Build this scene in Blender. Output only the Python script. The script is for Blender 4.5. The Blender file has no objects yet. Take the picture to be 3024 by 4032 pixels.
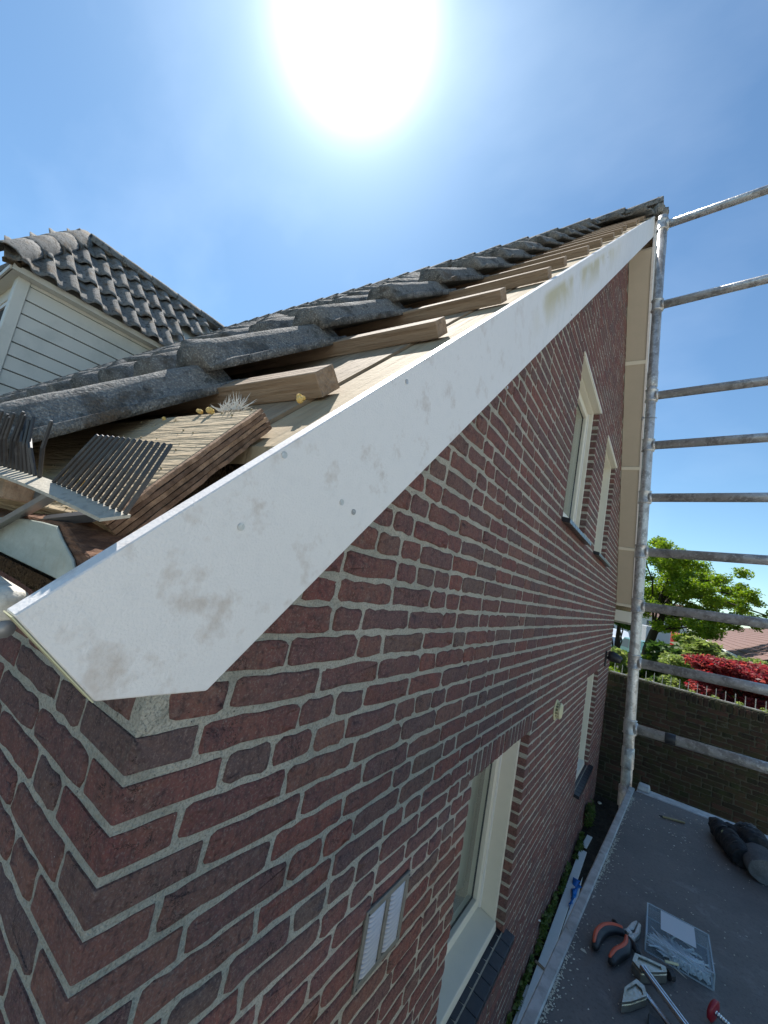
import bpy, bmesh, math, random
import numpy as np
from mathutils import Vector, Matrix
R_ = random.Random(7)
NR = np.random.RandomState(5)
S = bpy.context.scene
C = S.collection

# ------------------------------------------------------------------ camera, sky, sun, exposure
F_PX = 1616.9
RIGHT = Vector((0.8169653, 0.54450052, 0.18996551))
UP = Vector((-0.08046417, -0.21855841, 0.97250077))
FWD = Vector((-0.57104573, 0.80978479, 0.13474186))
CAM = Vector((0.5677759, -0.33260298, 0.28875825))
cd = bpy.data.cameras.new('camera'); cam = bpy.data.objects.new('camera', cd); C.objects.link(cam)
cd.sensor_fit = 'HORIZONTAL'; cd.sensor_width = 36.0; cd.lens = F_PX / 3024 * 36
cd.clip_start = 0.02; cd.clip_end = 2000
m = Matrix.Identity(4)
for i in range(3):
    m[i][0] = RIGHT[i]; m[i][1] = UP[i]; m[i][2] = -FWD[i]; m[i][3] = CAM[i]
cam.matrix_world = m
S.camera = cam
SUN = Vector((-0.46584772, 0.33293824, 0.81984025)).normalized()
w = bpy.data.worlds.new('World'); S.world = w; w.use_nodes = True
nt = w.node_tree; bg = nt.nodes['Background']
sky = nt.nodes.new('ShaderNodeTexSky'); sky.sky_type = 'NISHITA'; sky.sun_disc = False
sky.sun_elevation = math.asin(SUN.z); sky.sun_rotation = math.atan2(SUN.x, SUN.y)
sky.air_density = 1.0; sky.dust_density = 0.12; sky.ozone_density = 1.5; sky.altitude = 50
# the blinding halo round the sun, part of the sky itself (same from every position)
geo = nt.nodes.new('ShaderNodeTexCoord')
dot = nt.nodes.new('ShaderNodeVectorMath'); dot.operation = 'DOT_PRODUCT'
nt.links.new(geo.outputs['Generated'], dot.inputs[0]); dot.inputs[1].default_value = SUN
def wmath(op, a, b):
    n = nt.nodes.new('ShaderNodeMath'); n.operation = op
    for i, v in enumerate((a, b)):
        if hasattr(v, 'links'): nt.links.new(v, n.inputs[i])
        else: n.inputs[i].default_value = v
    return n.outputs[0]
cl = wmath('MAXIMUM', dot.outputs['Value'], 0.0)
def vmath(op, a, b):
    n = nt.nodes.new('ShaderNodeVectorMath'); n.operation = op
    for i, v in enumerate((a, b)):
        if hasattr(v, 'links'): nt.links.new(v, n.inputs['Scale'] if (op == 'SCALE' and i == 1) else n.inputs[i])
        else: n.inputs[i].default_value = v
    return n.outputs[0]
cur = vmath('MULTIPLY', sky.outputs[0], (0.74, 0.91, 0.95))
for ex, co, tint in ((300.0, 20.0, (1, 1, 1)), (45.0, 2.0, (0.95, 1.0, 1.0)), (22.0, 0.7, (0.8, 1.0, 1.05)), (12.0, 0.6, (0.55, 0.95, 1.1))):
    cur = vmath('ADD', cur, vmath('SCALE', tint, wmath('MULTIPLY', wmath('POWER', cl, ex), co)))
# faint thin cirrus over the whole sky
cm = nt.nodes.new('ShaderNodeMapping'); cm.inputs['Scale'].default_value = (1.6, 3.2, 3.0); cm.inputs['Rotation'].default_value = (0.3, 0.2, 0.7)
nt.links.new(geo.outputs['Generated'], cm.inputs[0])
cn = nt.nodes.new('ShaderNodeTexNoise'); cn.inputs['Scale'].default_value = 1.5; cn.inputs['Detail'].default_value = 7; cn.inputs['Roughness'].default_value = 0.5
nt.links.new(cm.outputs[0], cn.inputs['Vector'])
cr_ = nt.nodes.new('ShaderNodeMapRange'); cr_.inputs[1].default_value = 0.48; cr_.inputs[2].default_value = 0.85; cr_.inputs[4].default_value = 0.75
nt.links.new(cn.outputs[0], cr_.inputs[0])
cur = vmath('ADD', cur, vmath('SCALE', (1.0, 1.0, 0.95), cr_.outputs[0]))
nt.links.new(cur, bg.inputs['Color'])
bg.inputs['Strength'].default_value = 0.085
sl = bpy.data.lights.new('sun', 'SUN'); sl.energy = 4.2; sl.angle = math.radians(0.55); sl.color = (1.0, 0.95, 0.88)
so = bpy.data.objects.new('sun', sl); C.objects.link(so)
so.rotation_euler = (-SUN).to_track_quat('-Z', 'Y').to_euler()
so.location = (0, 0, 30)
S.view_settings.view_transform = 'Standard'; S.view_settings.look = 'None'
S.view_settings.exposure = 1.0; S.view_settings.gamma = 1.0
S.view_settings.use_curve_mapping = False
S.cycles.max_bounces = 8; S.cycles.transparent_max_bounces = 12

# ------------------------------------------------------------------ materials
def mat(name, col, rough=0.7, metal=0.0, noise=None, bump=None, rnd=None, spec=0.5, coords='object', extra=None, trans=0.0):
    """noise: list of (scale, strength, colour); bump: list of (scale, distance); rnd: ('object'|'island', [colours])"""
    M = bpy.data.materials.new(name); M.use_nodes = True
    n = M.node_tree.nodes; L = M.node_tree.links; b = n['Principled BSDF']
    b.inputs['Roughness'].default_value = rough; b.inputs['Metallic'].default_value = metal
    b.inputs['Specular IOR Level'].default_value = spec
    if trans: b.inputs['Transmission Weight'].default_value = trans
    if coords == 'world': v = n.new('ShaderNodeNewGeometry').outputs['Position']
    else: v = n.new('ShaderNodeTexCoord').outputs['Object']
    cur = n.new('ShaderNodeRGB'); cur.outputs[0].default_value = (*col, 1); cur = cur.outputs[0]
    if rnd:
        r = n.new('ShaderNodeObjectInfo').outputs['Random'] if rnd[0] == 'object' else n.new('ShaderNodeNewGeometry').outputs['Random Per Island']
        cr = n.new('ShaderNodeValToRGB'); cr.color_ramp.interpolation = 'LINEAR'
        cols = rnd[1]
        while len(cr.color_ramp.elements) < len(cols): cr.color_ramp.elements.new(0.5)
        for i, c in enumerate(cols):
            e = cr.color_ramp.elements[i]; e.position = i / (len(cols) - 1); e.color = (*c, 1)
        L.new(r, cr.inputs[0]); cur = cr.outputs[0]
    for spec_ in (noise or []):
        sc, st, c2 = spec_[:3]; lo = spec_[3] if len(spec_) > 3 else 0.42; hi = spec_[4] if len(spec_) > 4 else 0.62
        str_v = spec_[5] if len(spec_) > 5 else None
        tx = n.new('ShaderNodeTexNoise'); tx.inputs['Scale'].default_value = sc; tx.inputs['Detail'].default_value = 5
        tx.inputs['Roughness'].default_value = 0.62
        if str_v:
            mp = n.new('ShaderNodeMapping'); mp.inputs['Scale'].default_value = str_v
            L.new(v, mp.inputs[0]); L.new(mp.outputs[0], tx.inputs['Vector'])
        else: L.new(v, tx.inputs['Vector'])
        mr = n.new('ShaderNodeMapRange'); mr.inputs[1].default_value = lo; mr.inputs[2].default_value = hi; mr.inputs[4].default_value = st
        L.new(tx.outputs[0], mr.inputs[0])
        mx = n.new('ShaderNodeMix'); mx.data_type = 'RGBA'
        L.new(mr.outputs[0], mx.inputs['Factor']); L.new(cur, mx.inputs['A']); mx.inputs['B'].default_value = (*c2, 1)
        cur = mx.outputs['Result']
    if extra: cur = extra(n, L, v, cur)
    L.new(cur, b.inputs['Base Color'])
    nrm = None
    for bp in (bump or []):
        sc, dist = bp[:2]
        tx = n.new('ShaderNodeTexNoise'); tx.inputs['Scale'].default_value = sc; tx.inputs['Detail'].default_value = 4
        if len(bp) > 2:
            mp = n.new('ShaderNodeMapping'); mp.inputs['Scale'].default_value = bp[2]
            L.new(v, mp.inputs[0]); L.new(mp.outputs[0], tx.inputs['Vector'])
        else: L.new(v, tx.inputs['Vector'])
        bn = n.new('ShaderNodeBump'); bn.inputs['Strength'].default_value = 1.0; bn.inputs['Distance'].default_value = dist
        L.new(tx.outputs[0], bn.inputs['Height'])
        if nrm: L.new(nrm, bn.inputs['Normal'])
        nrm = bn.outputs[0]
    if nrm: L.new(nrm, b.inputs['Normal'])
    return M
BR = [(0.200, 0.082, 0.070), (0.148, 0.086, 0.083), (0.190, 0.072, 0.064), (0.155, 0.105, 0.090), (0.230, 0.086, 0.069), (0.165, 0.080, 0.076), (0.140, 0.092, 0.086), (0.190, 0.080, 0.070), (0.215, 0.108, 0.086), (0.175, 0.072, 0.066)]
BN = [(26, 0.6, (0.085, 0.058, 0.060), 0.45, 0.7), (9, 0.4, (0.20, 0.11, 0.08), 0.5, 0.7), (240, 0.6, (0.30, 0.23, 0.20), 0.53, 0.68), (75, 0.55, (0.055, 0.035, 0.036), 0.50, 0.66), (200, 0.8, (0.6, 0.55, 0.5), 0.71, 0.74), (30, 0.35, (0.25, 0.20, 0.17), 0.58, 0.72)]
BB = [(170, 0.0045), (38, 0.010)]
def cracks(n, L, v, cur):
    t = n.new('ShaderNodeTexNoise'); t.inputs['Scale'].default_value = 16; t.inputs['Detail'].default_value = 6; t.inputs['Roughness'].default_value = .7; t.inputs['Distortion'].default_value = .6
    L.new(v, t.inputs['Vector'])
    a = n.new('ShaderNodeMath'); a.operation = 'SUBTRACT'; L.new(t.outputs[0], a.inputs[0]); a.inputs[1].default_value = .5
    b = n.new('ShaderNodeMath'); b.operation = 'ABSOLUTE'; L.new(a.outputs[0], b.inputs[0])
    r = n.new('ShaderNodeMapRange'); L.new(b.outputs[0], r.inputs[0]); r.inputs[1].default_value = .004; r.inputs[2].default_value = .012; r.inputs[3].default_value = 1; r.inputs[4].default_value = 0
    t2 = n.new('ShaderNodeTexNoise'); t2.inputs['Scale'].default_value = 11; L.new(v, t2.inputs['Vector'])
    r2 = n.new('ShaderNodeMapRange'); L.new(t2.outputs[0], r2.inputs[0]); r2.inputs[1].default_value = .54; r2.inputs[2].default_value = .60; r2.inputs[4].default_value = .85
    m_ = n.new('ShaderNodeMath'); m_.operation = 'MULTIPLY'; L.new(r.outputs[0], m_.inputs[0]); L.new(r2.outputs[0], m_.inputs[1])
    mx = n.new('ShaderNodeMix'); mx.data_type = 'RGBA'; L.new(m_.outputs[0], mx.inputs['Factor']); L.new(cur, mx.inputs['A']); mx.inputs['B'].default_value = (.025, .018, .018, 1)
    return mx.outputs['Result']
M_brick = mat('red_brick', BR[0], 0.88, rnd=('object', BR), noise=BN, bump=BB, coords='world', spec=0.25, extra=cracks)
M_bricks = mat('red_brick_joined', BR[0], 0.88, rnd=('island', BR), noise=BN, bump=BB, coords='world', spec=0.25, extra=cracks)
M_mortar = mat('mortar', (0.50, 0.465, 0.39), 0.95, noise=[(230, 0.65, (0.20, 0.195, 0.165), 0.48, 0.64), (5, 0.45, (0.28, 0.285, 0.24)), (120, 0.9, (0.05, 0.05, 0.04), 0.67, 0.71), (190, 0.7, (0.65, 0.62, 0.55), 0.67, 0.72), (22, 0.4, (0.24, 0.23, 0.19), 0.52, 0.68)], bump=[(260, 0.005), (60, 0.009)], coords='world', spec=0.2)
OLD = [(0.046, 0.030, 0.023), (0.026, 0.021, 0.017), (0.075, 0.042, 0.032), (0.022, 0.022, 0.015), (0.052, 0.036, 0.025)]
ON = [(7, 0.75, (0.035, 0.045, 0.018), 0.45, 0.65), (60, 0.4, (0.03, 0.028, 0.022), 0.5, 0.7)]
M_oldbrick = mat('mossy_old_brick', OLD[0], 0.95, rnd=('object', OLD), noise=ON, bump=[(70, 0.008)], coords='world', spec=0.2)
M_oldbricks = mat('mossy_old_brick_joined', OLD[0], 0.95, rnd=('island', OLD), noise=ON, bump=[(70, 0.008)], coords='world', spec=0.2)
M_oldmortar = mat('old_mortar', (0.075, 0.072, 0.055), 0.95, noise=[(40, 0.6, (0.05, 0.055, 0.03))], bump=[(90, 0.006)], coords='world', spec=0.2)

def stain(n, L, v, cur):
    # yellow-green algae stain low on the upper half of the board, and rubbed brown finger marks near its foot
    sp = n.new('ShaderNodeSeparateXYZ'); L.new(v, sp.inputs[0])
    def mth(op, a, b=0.0, c=None):
        q = n.new('ShaderNodeMath'); q.operation = op
        for i, x in enumerate((a, b) if c is None else (a, b, c)):
            if hasattr(x, 'links'): L.new(x, q.inputs[i])
            else: q.inputs[i].default_value = x
        return q.outputs[0]
    def mrange(x, a, b, c, d):
        q = n.new('ShaderNodeMapRange'); L.new(x, q.inputs[0])
        for i, k in enumerate((a, b, c, d)): q.inputs[i + 1].default_value = k
        return q.outputs[0]
    y, z = sp.outputs[1], sp.outputs[2]
    across = mth('SUBTRACT', z, mth('MULTIPLY', y, 0.995))      # 0.19 bottom edge .. 0.434 top edge
    band = mth('MULTIPLY', mrange(across, 0.25, 0.36, 0, 1), mrange(across, 0.385, 0.41, 1, 0))
    run = mth('MULTIPLY', mrange(y, 0.72, 0.86, 0, 1), mrange(y, 1.7, 2.1, 1, 0))
    tx = n.new('ShaderNodeTexNoise'); tx.inputs['Scale'].default_value = 5; tx.inputs['Detail'].default_value = 5; L.new(v, tx.inputs['Vector'])
    f = mth('MULTIPLY', mth('MULTIPLY', band, run), mrange(tx.outputs[0], 0.40, 0.56, 0, 0.85))
    mx = n.new('ShaderNodeMix'); mx.data_type = 'RGBA'; L.new(f, mx.inputs['Factor']); L.new(cur, mx.inputs['A']); mx.inputs['B'].default_value = (0.50, 0.42, 0.20, 1)
    t2 = n.new('ShaderNodeTexNoise'); t2.inputs['Scale'].default_value = 17; t2.inputs['Detail'].default_value = 4; t2.inputs['Roughness'].default_value = 0.7; L.new(v, t2.inputs['Vector'])
    near = mrange(y, 0.35, 0.75, 1, 0.35)
    f2 = mth('MULTIPLY', mrange(t2.outputs[0], 0.55, 0.72, 0, 0.6), near)
    m2 = n.new('ShaderNodeMix'); m2.data_type = 'RGBA'; L.new(f2, m2.inputs['Factor']); L.new(mx.outputs['Result'], m2.inputs['A']); m2.inputs['B'].default_value = (0.46, 0.37, 0.30, 1)
    # faint streaks running down
    mp = n.new('ShaderNodeMapping'); mp.inputs['Scale'].default_value = (1, 34, 3); L.new(v, mp.inputs[0])
    t3 = n.new('ShaderNodeTexNoise'); t3.inputs['Scale'].default_value = 1; t3.inputs['Detail'].default_value = 4; L.new(mp.outputs[0], t3.inputs['Vector'])
    m3 = n.new('ShaderNodeMix'); m3.data_type = 'RGBA'; L.new(mth('MULTIPLY', mrange(t3.outputs[0], 0.5, 0.72, 0, 0.3), mrange(y, 0.4, 1.2, 0, 1)), m3.inputs['Factor'])
    L.new(m2.outputs['Result'], m3.inputs['A']); m3.inputs['B'].default_value = (0.48, 0.5, 0.48, 1)
    return m3.outputs['Result']
M_barge = mat('white_bargeboard_paint', (0.735, 0.705, 0.675), 0.42, noise=[(55, 0.16, (0.55, 0.54, 0.53), 0.5, 0.7)], bump=[(320, 0.0008), (25, 0.0008)], extra=stain)
M_white = mat('white_paint', (0.74, 0.73, 0.70), 0.4, noise=[(30, 0.2, (0.6, 0.6, 0.55))], bump=[(200, 0.0006)])
M_gutter = mat('dirty_white_gutter', (0.58, 0.55, 0.47), 0.6, noise=[(40, 0.7, (0.3, 0.28, 0.22), 0.5, 0.68)], bump=[(90, 0.003)])
M_cream = mat('cream_window_paint', (0.70, 0.66, 0.55), 0.38, noise=[(14, 0.2, (0.6, 0.57, 0.48))])
M_soffit = mat('beige_soffit', (0.47, 0.41, 0.32), 0.6, noise=[(8, 0.25, (0.4, 0.36, 0.28))], bump=[(150, 0.001)])
M_yellowedge = mat('yellowed_edge', (0.55, 0.52, 0.32), 0.6)
M_mint = mat('weathered_pale_paint', (0.46, 0.48, 0.42), 0.55, noise=[(6, 0.7, (0.30, 0.33, 0.28), 0.4, 0.65, (1, 1, 5)), (60, 0.4, (0.30, 0.27, 0.2), 0.55, 0.7)], bump=[(60, 0.002)])
def woodmat(name, c1, c2, sc=(3, 60, 60), rough=0.8, b=0.003, dark=(0.1, 0.06, 0.035)):
    return mat(name, c1, rough, noise=[(1.0, 0.75, c2, 0.35, 0.65, sc), (1.0, 0.4, dark, 0.64, 0.76, tuple(k * 2.2 for k in sc))], bump=[(1.0, b, sc), (90, 0.0012)], coords='world', spec=0.2)
M_batten = woodmat('batten_wood', (0.33, 0.245, 0.17), (0.20, 0.14, 0.095), sc=(6, 90, 90), b=0.006)
M_deck = woodmat('deck_plywood', (0.42, 0.335, 0.215), (0.31, 0.235, 0.145), sc=(45, 5, 5), b=0.005)
M_decko = woodmat('old_deck_wood', (0.34, 0.26, 0.175), (0.2, 0.15, 0.10), sc=(60, 9, 9), b=0.008)
M_plank = woodmat('plank_wood', (0.43, 0.345, 0.225), (0.30, 0.225, 0.135), sc=(9, 120, 120), b=0.008, dark=(0.16, 0.11, 0.06))
def layered(n, L, v, cur):
    mp = n.new('ShaderNodeMapping'); mp.inputs['Rotation'].default_value = (math.radians(-50), 0, 0); mp.inputs['Scale'].default_value = (2, 2, 190)
    L.new(v, mp.inputs[0]); t = n.new('ShaderNodeTexNoise'); t.inputs['Scale'].default_value = 1.0; t.inputs['Detail'].default_value = 2; L.new(mp.outputs[0], t.inputs['Vector'])
    r = n.new('ShaderNodeValToRGB'); r.color_ramp.elements[0].position = 0.38; r.color_ramp.elements[0].color = (0.055, 0.026, 0.016, 1)
    r.color_ramp.elements[1].position = 0.62; r.color_ramp.elements[1].color = (0.42, 0.23, 0.13, 1); L.new(t.outputs[0], r.inputs[0])
    return r.outputs[0]
M_plyend = mat('plywood_edge', (0.3, 0.18, 0.1), 0.85, extra=layered, bump=[(150, 0.003)], coords='world', spec=0.2)
M_endgrain = mat('sawn_end_grain', (0.20, 0.11, 0.07), 0.9, noise=[(1, 0.9, (0.09, 0.05, 0.035), 0.4, 0.6, (60, 60, 260))], bump=[(1, 0.004, (60, 60, 260))], coords='world', spec=0.15)
M_tile = mat('concrete_roof_tile', (0.11, 0.108, 0.105), 0.9, rnd=('object', [(0.125, 0.123, 0.118), (0.18, 0.175, 0.165), (0.15, 0.142, 0.13)]), noise=[(230, 0.75, (0.40, 0.39, 0.355), 0.50, 0.66), (14, 0.7, (0.045, 0.045, 0.042), 0.5, 0.62), (7, 0.5, (0.15, 0.10, 0.06), 0.6, 0.7), (45, 0.6, (0.03, 0.032, 0.03), 0.58, 0.66)], bump=[(200, 0.006), (30, 0.010)], coords='world', spec=0.3)
M_tiles = mat('concrete_roof_tile_joined', (0.11, 0.108, 0.105), 0.9, rnd=('island', [(0.125, 0.123, 0.118), (0.18, 0.175, 0.165), (0.15, 0.142, 0.13)]), noise=[(230, 0.75, (0.40, 0.39, 0.355), 0.50, 0.66), (14, 0.7, (0.045, 0.045, 0.042), 0.5, 0.62), (45, 0.6, (0.03, 0.032, 0.03), 0.58, 0.66)], bump=[(200, 0.006), (30, 0.010)], coords='world', spec=0.3)
M_mosst = mat('mossy_roof_tile', (0.13, 0.128, 0.12), 0.92, rnd=('object', [(0.17, 0.168, 0.16), (0.25, 0.245, 0.23), (0.2, 0.195, 0.18)]), noise=[(5, 0.85, (0.15, 0.10, 0.055), 0.52, 0.66), (24, 0.85, (0.035, 0.035, 0.03), 0.52, 0.62), (12, 0.5, (0.22, 0.22, 0.2), 0.5, 0.65)], bump=[(60, 0.02)], coords='world', spec=0.3)
M_siding = mat('pale_siding', (0.68, 0.67, 0.60), 0.5, noise=[(2.5, 0.5, (0.42, 0.44, 0.39), 0.5, 0.72)], coords='world')
M_galv = mat('galvanised_steel', (0.56, 0.55, 0.53), 0.34, 0.45, noise=[(22, 0.75, (0.27, 0.25, 0.235), 0.48, 0.60), (70, 0.7, (0.75, 0.75, 0.74), 0.54, 0.63), (6, 0.3, (0.26, 0.20, 0.15), 0.55, 0.7)], bump=[(60, 0.002), (240, 0.0008)], coords='world')
M_alu = mat('aluminium_edge', (0.52, 0.52, 0.51), 0.5, 0.3, noise=[(35, 0.6, (0.25, 0.25, 0.25)), (9, 0.5, (0.3, 0.28, 0.26))], bump=[(120, 0.001)], coords='world')
M_deckply = mat('phenolic_platform', (0.160, 0.142, 0.132), 0.62, noise=[(5, 0.7, (0.11, 0.10, 0.095), 0.45, 0.62), (14, 0.5, (0.26, 0.25, 0.24), 0.58, 0.72), (110, 0.5, (0.06, 0.052, 0.048), 0.5, 0.7), (260, 0.5, (0.22, 0.21, 0.2), 0.60, 0.7)], bump=[(500, 0.0012), (30, 0.001)], coords='world')
M_flake = mat('paint_flakes', (0.66, 0.63, 0.54), 0.7, rnd=('island', [(0.72, 0.70, 0.62), (0.5, 0.46, 0.38), (0.65, 0.62, 0.5)]))
M_soil = mat('soil', (0.055, 0.045, 0.035), 0.95, noise=[(9, 0.7, (0.10, 0.085, 0.065)), (70, 0.5, (0.03, 0.027, 0.02))], bump=[(30, 0.03), (120, 0.01)], coords='world', spec=0.15)
M_bounce = mat('pale_bounce_ground', (0.62, 0.58, 0.51), 0.9, noise=[(3, 0.4, (0.42, 0.40, 0.36)), (60, 0.3, (0.36, 0.34, 0.31))], bump=[(80, 0.003)], coords='world')  # kept pale to reflect warm fill light onto the shaded gable
M_grass = mat('lawn_grass', (0.10, 0.15, 0.03), 0.95, noise=[(1.2, 0.7, (0.16, 0.19, 0.05)), (40, 0.4, (0.05, 0.08, 0.02))], bump=[(60, 0.03)], coords='world', spec=0.1)
M_road = mat('asphalt', (0.07, 0.07, 0.068), 0.9, noise=[(3, 0.4, (0.10, 0.095, 0.09))], bump=[(200, 0.003)], coords='world')
M_black = mat('black_plastic', (0.022, 0.023, 0.026), 0.45, noise=[(60, 0.3, (0.05, 0.05, 0.055))])
M_comb = mat('grey_plastic_comb', (0.020, 0.023, 0.028), 0.42, noise=[(90, 0.35, (0.10, 0.095, 0.085), 0.55, 0.7)], spec=0.6)
M_combbase = mat('dusty_comb_base', (0.42, 0.38, 0.30), 0.6, noise=[(120, 0.6, (0.17, 0.155, 0.13), 0.5, 0.7)], bump=[(200, 0.001)])
M_slate = mat('black_glazed_sill_tile', (0.018, 0.020, 0.026), 0.28, noise=[(30, 0.3, (0.045, 0.048, 0.055)), (260, 0.7, (0.3, 0.3, 0.28), 0.70, 0.73)], bump=[(40, 0.001)], coords='world')
M_orange = mat('orange_rubber', (0.62, 0.10, 0.045), 0.5, noise=[(60, 0.3, (0.4, 0.07, 0.03))])
M_steel = mat('zinc_plated_steel', (0.60, 0.63, 0.66), 0.22, 1.0, noise=[(60, 0.3, (0.4, 0.42, 0.44))], bump=[(160, 0.0004)])
M_cast = mat('cast_clamp_metal', (0.50, 0.49, 0.44), 0.3, 0.9, noise=[(50, 0.5, (0.32, 0.29, 0.2))], bump=[(120, 0.001)])
M_red = mat('red_plastic', (0.30, 0.012, 0.025), 0.4)
M_pencil = mat('worn_pencil_wood', (0.33, 0.27, 0.14), 0.6, noise=[(80, 0.4, (0.2, 0.16, 0.09))])
M_glove = mat('black_glove_fabric', (0.018, 0.020, 0.024), 0.72, noise=[(30, 0.5, (0.06, 0.062, 0.066), 0.5, 0.7)], bump=[(220, 0.002)], spec=0.4)
M_felt = mat('grey_cuff_fabric', (0.115, 0.12, 0.125), 0.95, noise=[(260, 0.5, (0.2, 0.2, 0.2)), (25, 0.4, (0.07, 0.07, 0.075))], bump=[(400, 0.002)], spec=0.2)
M_lime = mat('pale_green_patch', (0.30, 0.36, 0.18), 0.6)
M_label = mat('white_paper_label', (0.62, 0.64, 0.66), 0.7)
M_blue = mat('blue_plastic_film', (0.01, 0.17, 0.55), 0.3)
M_foam = mat('yellow_foam', (0.66, 0.42, 0.10), 0.9, bump=[(150, 0.003)], noise=[(60, 0.4, (0.75, 0.62, 0.35))])
M_fluff = mat('pale_fluff', (0.62, 0.60, 0.55), 0.9)
M_earth = mat('brown_mortar_bed', (0.115, 0.085, 0.055), 0.95, noise=[(30, 0.6, (0.06, 0.045, 0.03)), (120, 0.4, (0.2, 0.16, 0.11))], bump=[(40, 0.03), (140, 0.01)], coords='world', spec=0.1)
M_zinc = mat('dull_zinc', (0.26, 0.27, 0.28), 0.45, 0.4, noise=[(30, 0.4, (0.4, 0.38, 0.33))], bump=[(60, 0.001)])
M_creamplastic = mat('cream_plastic', (0.62, 0.58, 0.36), 0.45, noise=[(60, 0.3, (0.5, 0.46, 0.3))])
M_ventframe = mat('dull_vent_frame', (0.24, 0.24, 0.21), 0.45, 0.4, noise=[(40, 0.4, (0.15, 0.15, 0.13))])
M_ventalu = mat('pale_aluminium_louvre', (0.56, 0.56, 0.58), 0.35, 0.35, noise=[(20, 0.2, (0.45, 0.45, 0.45))])
M_curtain = mat('pale_curtain', (0.62, 0.64, 0.58), 0.9, noise=[(1, 0.4, (0.42, 0.46, 0.42), 0.4, 0.6, (30, 30, 0.5))])
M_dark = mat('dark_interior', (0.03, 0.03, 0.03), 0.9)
def glassmat(name, col, rough=0.0, ior=1.45):
    M = bpy.data.materials.new(name); M.use_nodes = True
    b = M.node_tree.nodes['Principled BSDF']; b.inputs['Base Color'].default_value = (*col, 1)
    b.inputs['Roughness'].default_value = rough; b.inputs['Transmission Weight'].default_value = 1.0; b.inputs['IOR'].default_value = ior
    return M
M_glass = glassmat('window_glass', (0.90, 0.96, 0.93))
def boxplastic():
    M = bpy.data.materials.new('clear_box_plastic'); M.use_nodes = True
    n = M.node_tree.nodes; L = M.node_tree.links; b = n['Principled BSDF']
    b.inputs['Base Color'].default_value = (0.55, 0.62, 0.66, 1); b.inputs['Roughness'].default_value = 0.12
    t = n.new('ShaderNodeBsdfTransparent'); t.inputs[0].default_value = (0.93, 0.95, 0.96, 1)
    mx = n.new('ShaderNodeMixShader'); mx.inputs[0].default_value = 0.085
    L.new(t.outputs[0], mx.inputs[1]); L.new(b.outputs[0], mx.inputs[2]); L.new(mx.outputs[0], n['Material Output'].inputs[0])
    return M
M_clear = boxplastic()
M_rim = boxplastic(); M_rim.name = 'box_rim_plastic'
for q in M_rim.node_tree.nodes:
    if q.type == 'MIX_SHADER': q.inputs[0].default_value = 0.5
M_screw = mat('bright_zinc_screw', (0.80, 0.86, 0.90), 0.3, 0.2, spec=0.8)
def leafmat(name, cols, trans=0.45):
    M = bpy.data.materials.new(name); M.use_nodes = True
    n = M.node_tree.nodes; L = M.node_tree.links; b = n['Principled BSDF']
    r = n.new('ShaderNodeNewGeometry').outputs['Random Per Island']
    cr = n.new('ShaderNodeValToRGB')
    while len(cr.color_ramp.elements) < len(cols): cr.color_ramp.elements.new(0.5)
    for i, c in enumerate(cols):
        e = cr.color_ramp.elements[i]; e.position = i / (len(cols) - 1); e.color = (*c, 1)
    L.new(r, cr.inputs[0]); L.new(cr.outputs[0], b.inputs['Base Color'])
    b.inputs['Roughness'].default_value = 0.5; b.inputs['Specular IOR Level'].default_value = 0.3
    tr = n.new('ShaderNodeBsdfTranslucent'); hs = n.new('ShaderNodeHueSaturation'); hs.inputs['Value'].default_value = 1.7; hs.inputs['Saturation'].default_value = 1.1
    L.new(cr.outputs[0], hs.inputs['Color']); L.new(hs.outputs[0], tr.inputs[0])
    mx = n.new('ShaderNodeMixShader'); mx.inputs[0].default_value = trans
    L.new(b.outputs[0], mx.inputs[1]); L.new(tr.outputs[0], mx.inputs[2]); L.new(mx.outputs[0], n['Material Output'].inputs[0])
    return M
M_leaf = leafmat('green_leaves', [(0.08, 0.15, 0.015), (0.15, 0.24, 0.025), (0.24, 0.31, 0.04), (0.11, 0.19, 0.02)])
M_leafd = leafmat('dark_green_leaves', [(0.03, 0.06, 0.015), (0.05, 0.10, 0.02), (0.07, 0.12, 0.025)], 0.3)
M_leafl = leafmat('pale_green_leaves', [(0.16, 0.22, 0.06), (0.24, 0.28, 0.09), (0.12, 0.18, 0.04)], 0.4)
M_leafr = leafmat('red_maple_leaves', [(0.30, 0.04, 0.04), (0.14, 0.02, 0.03), (0.40, 0.11, 0.09), (0.22, 0.04, 0.05), (0.08, 0.012, 0.025)], 0.45)
M_weed = leafmat('weed_leaves', [(0.05, 0.09, 0.02), (0.09, 0.14, 0.03), (0.12, 0.13, 0.05)], 0.3)
M_bark = mat('dark_bark', (0.035, 0.028, 0.02), 0.95, bump=[(60, 0.02)])

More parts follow.
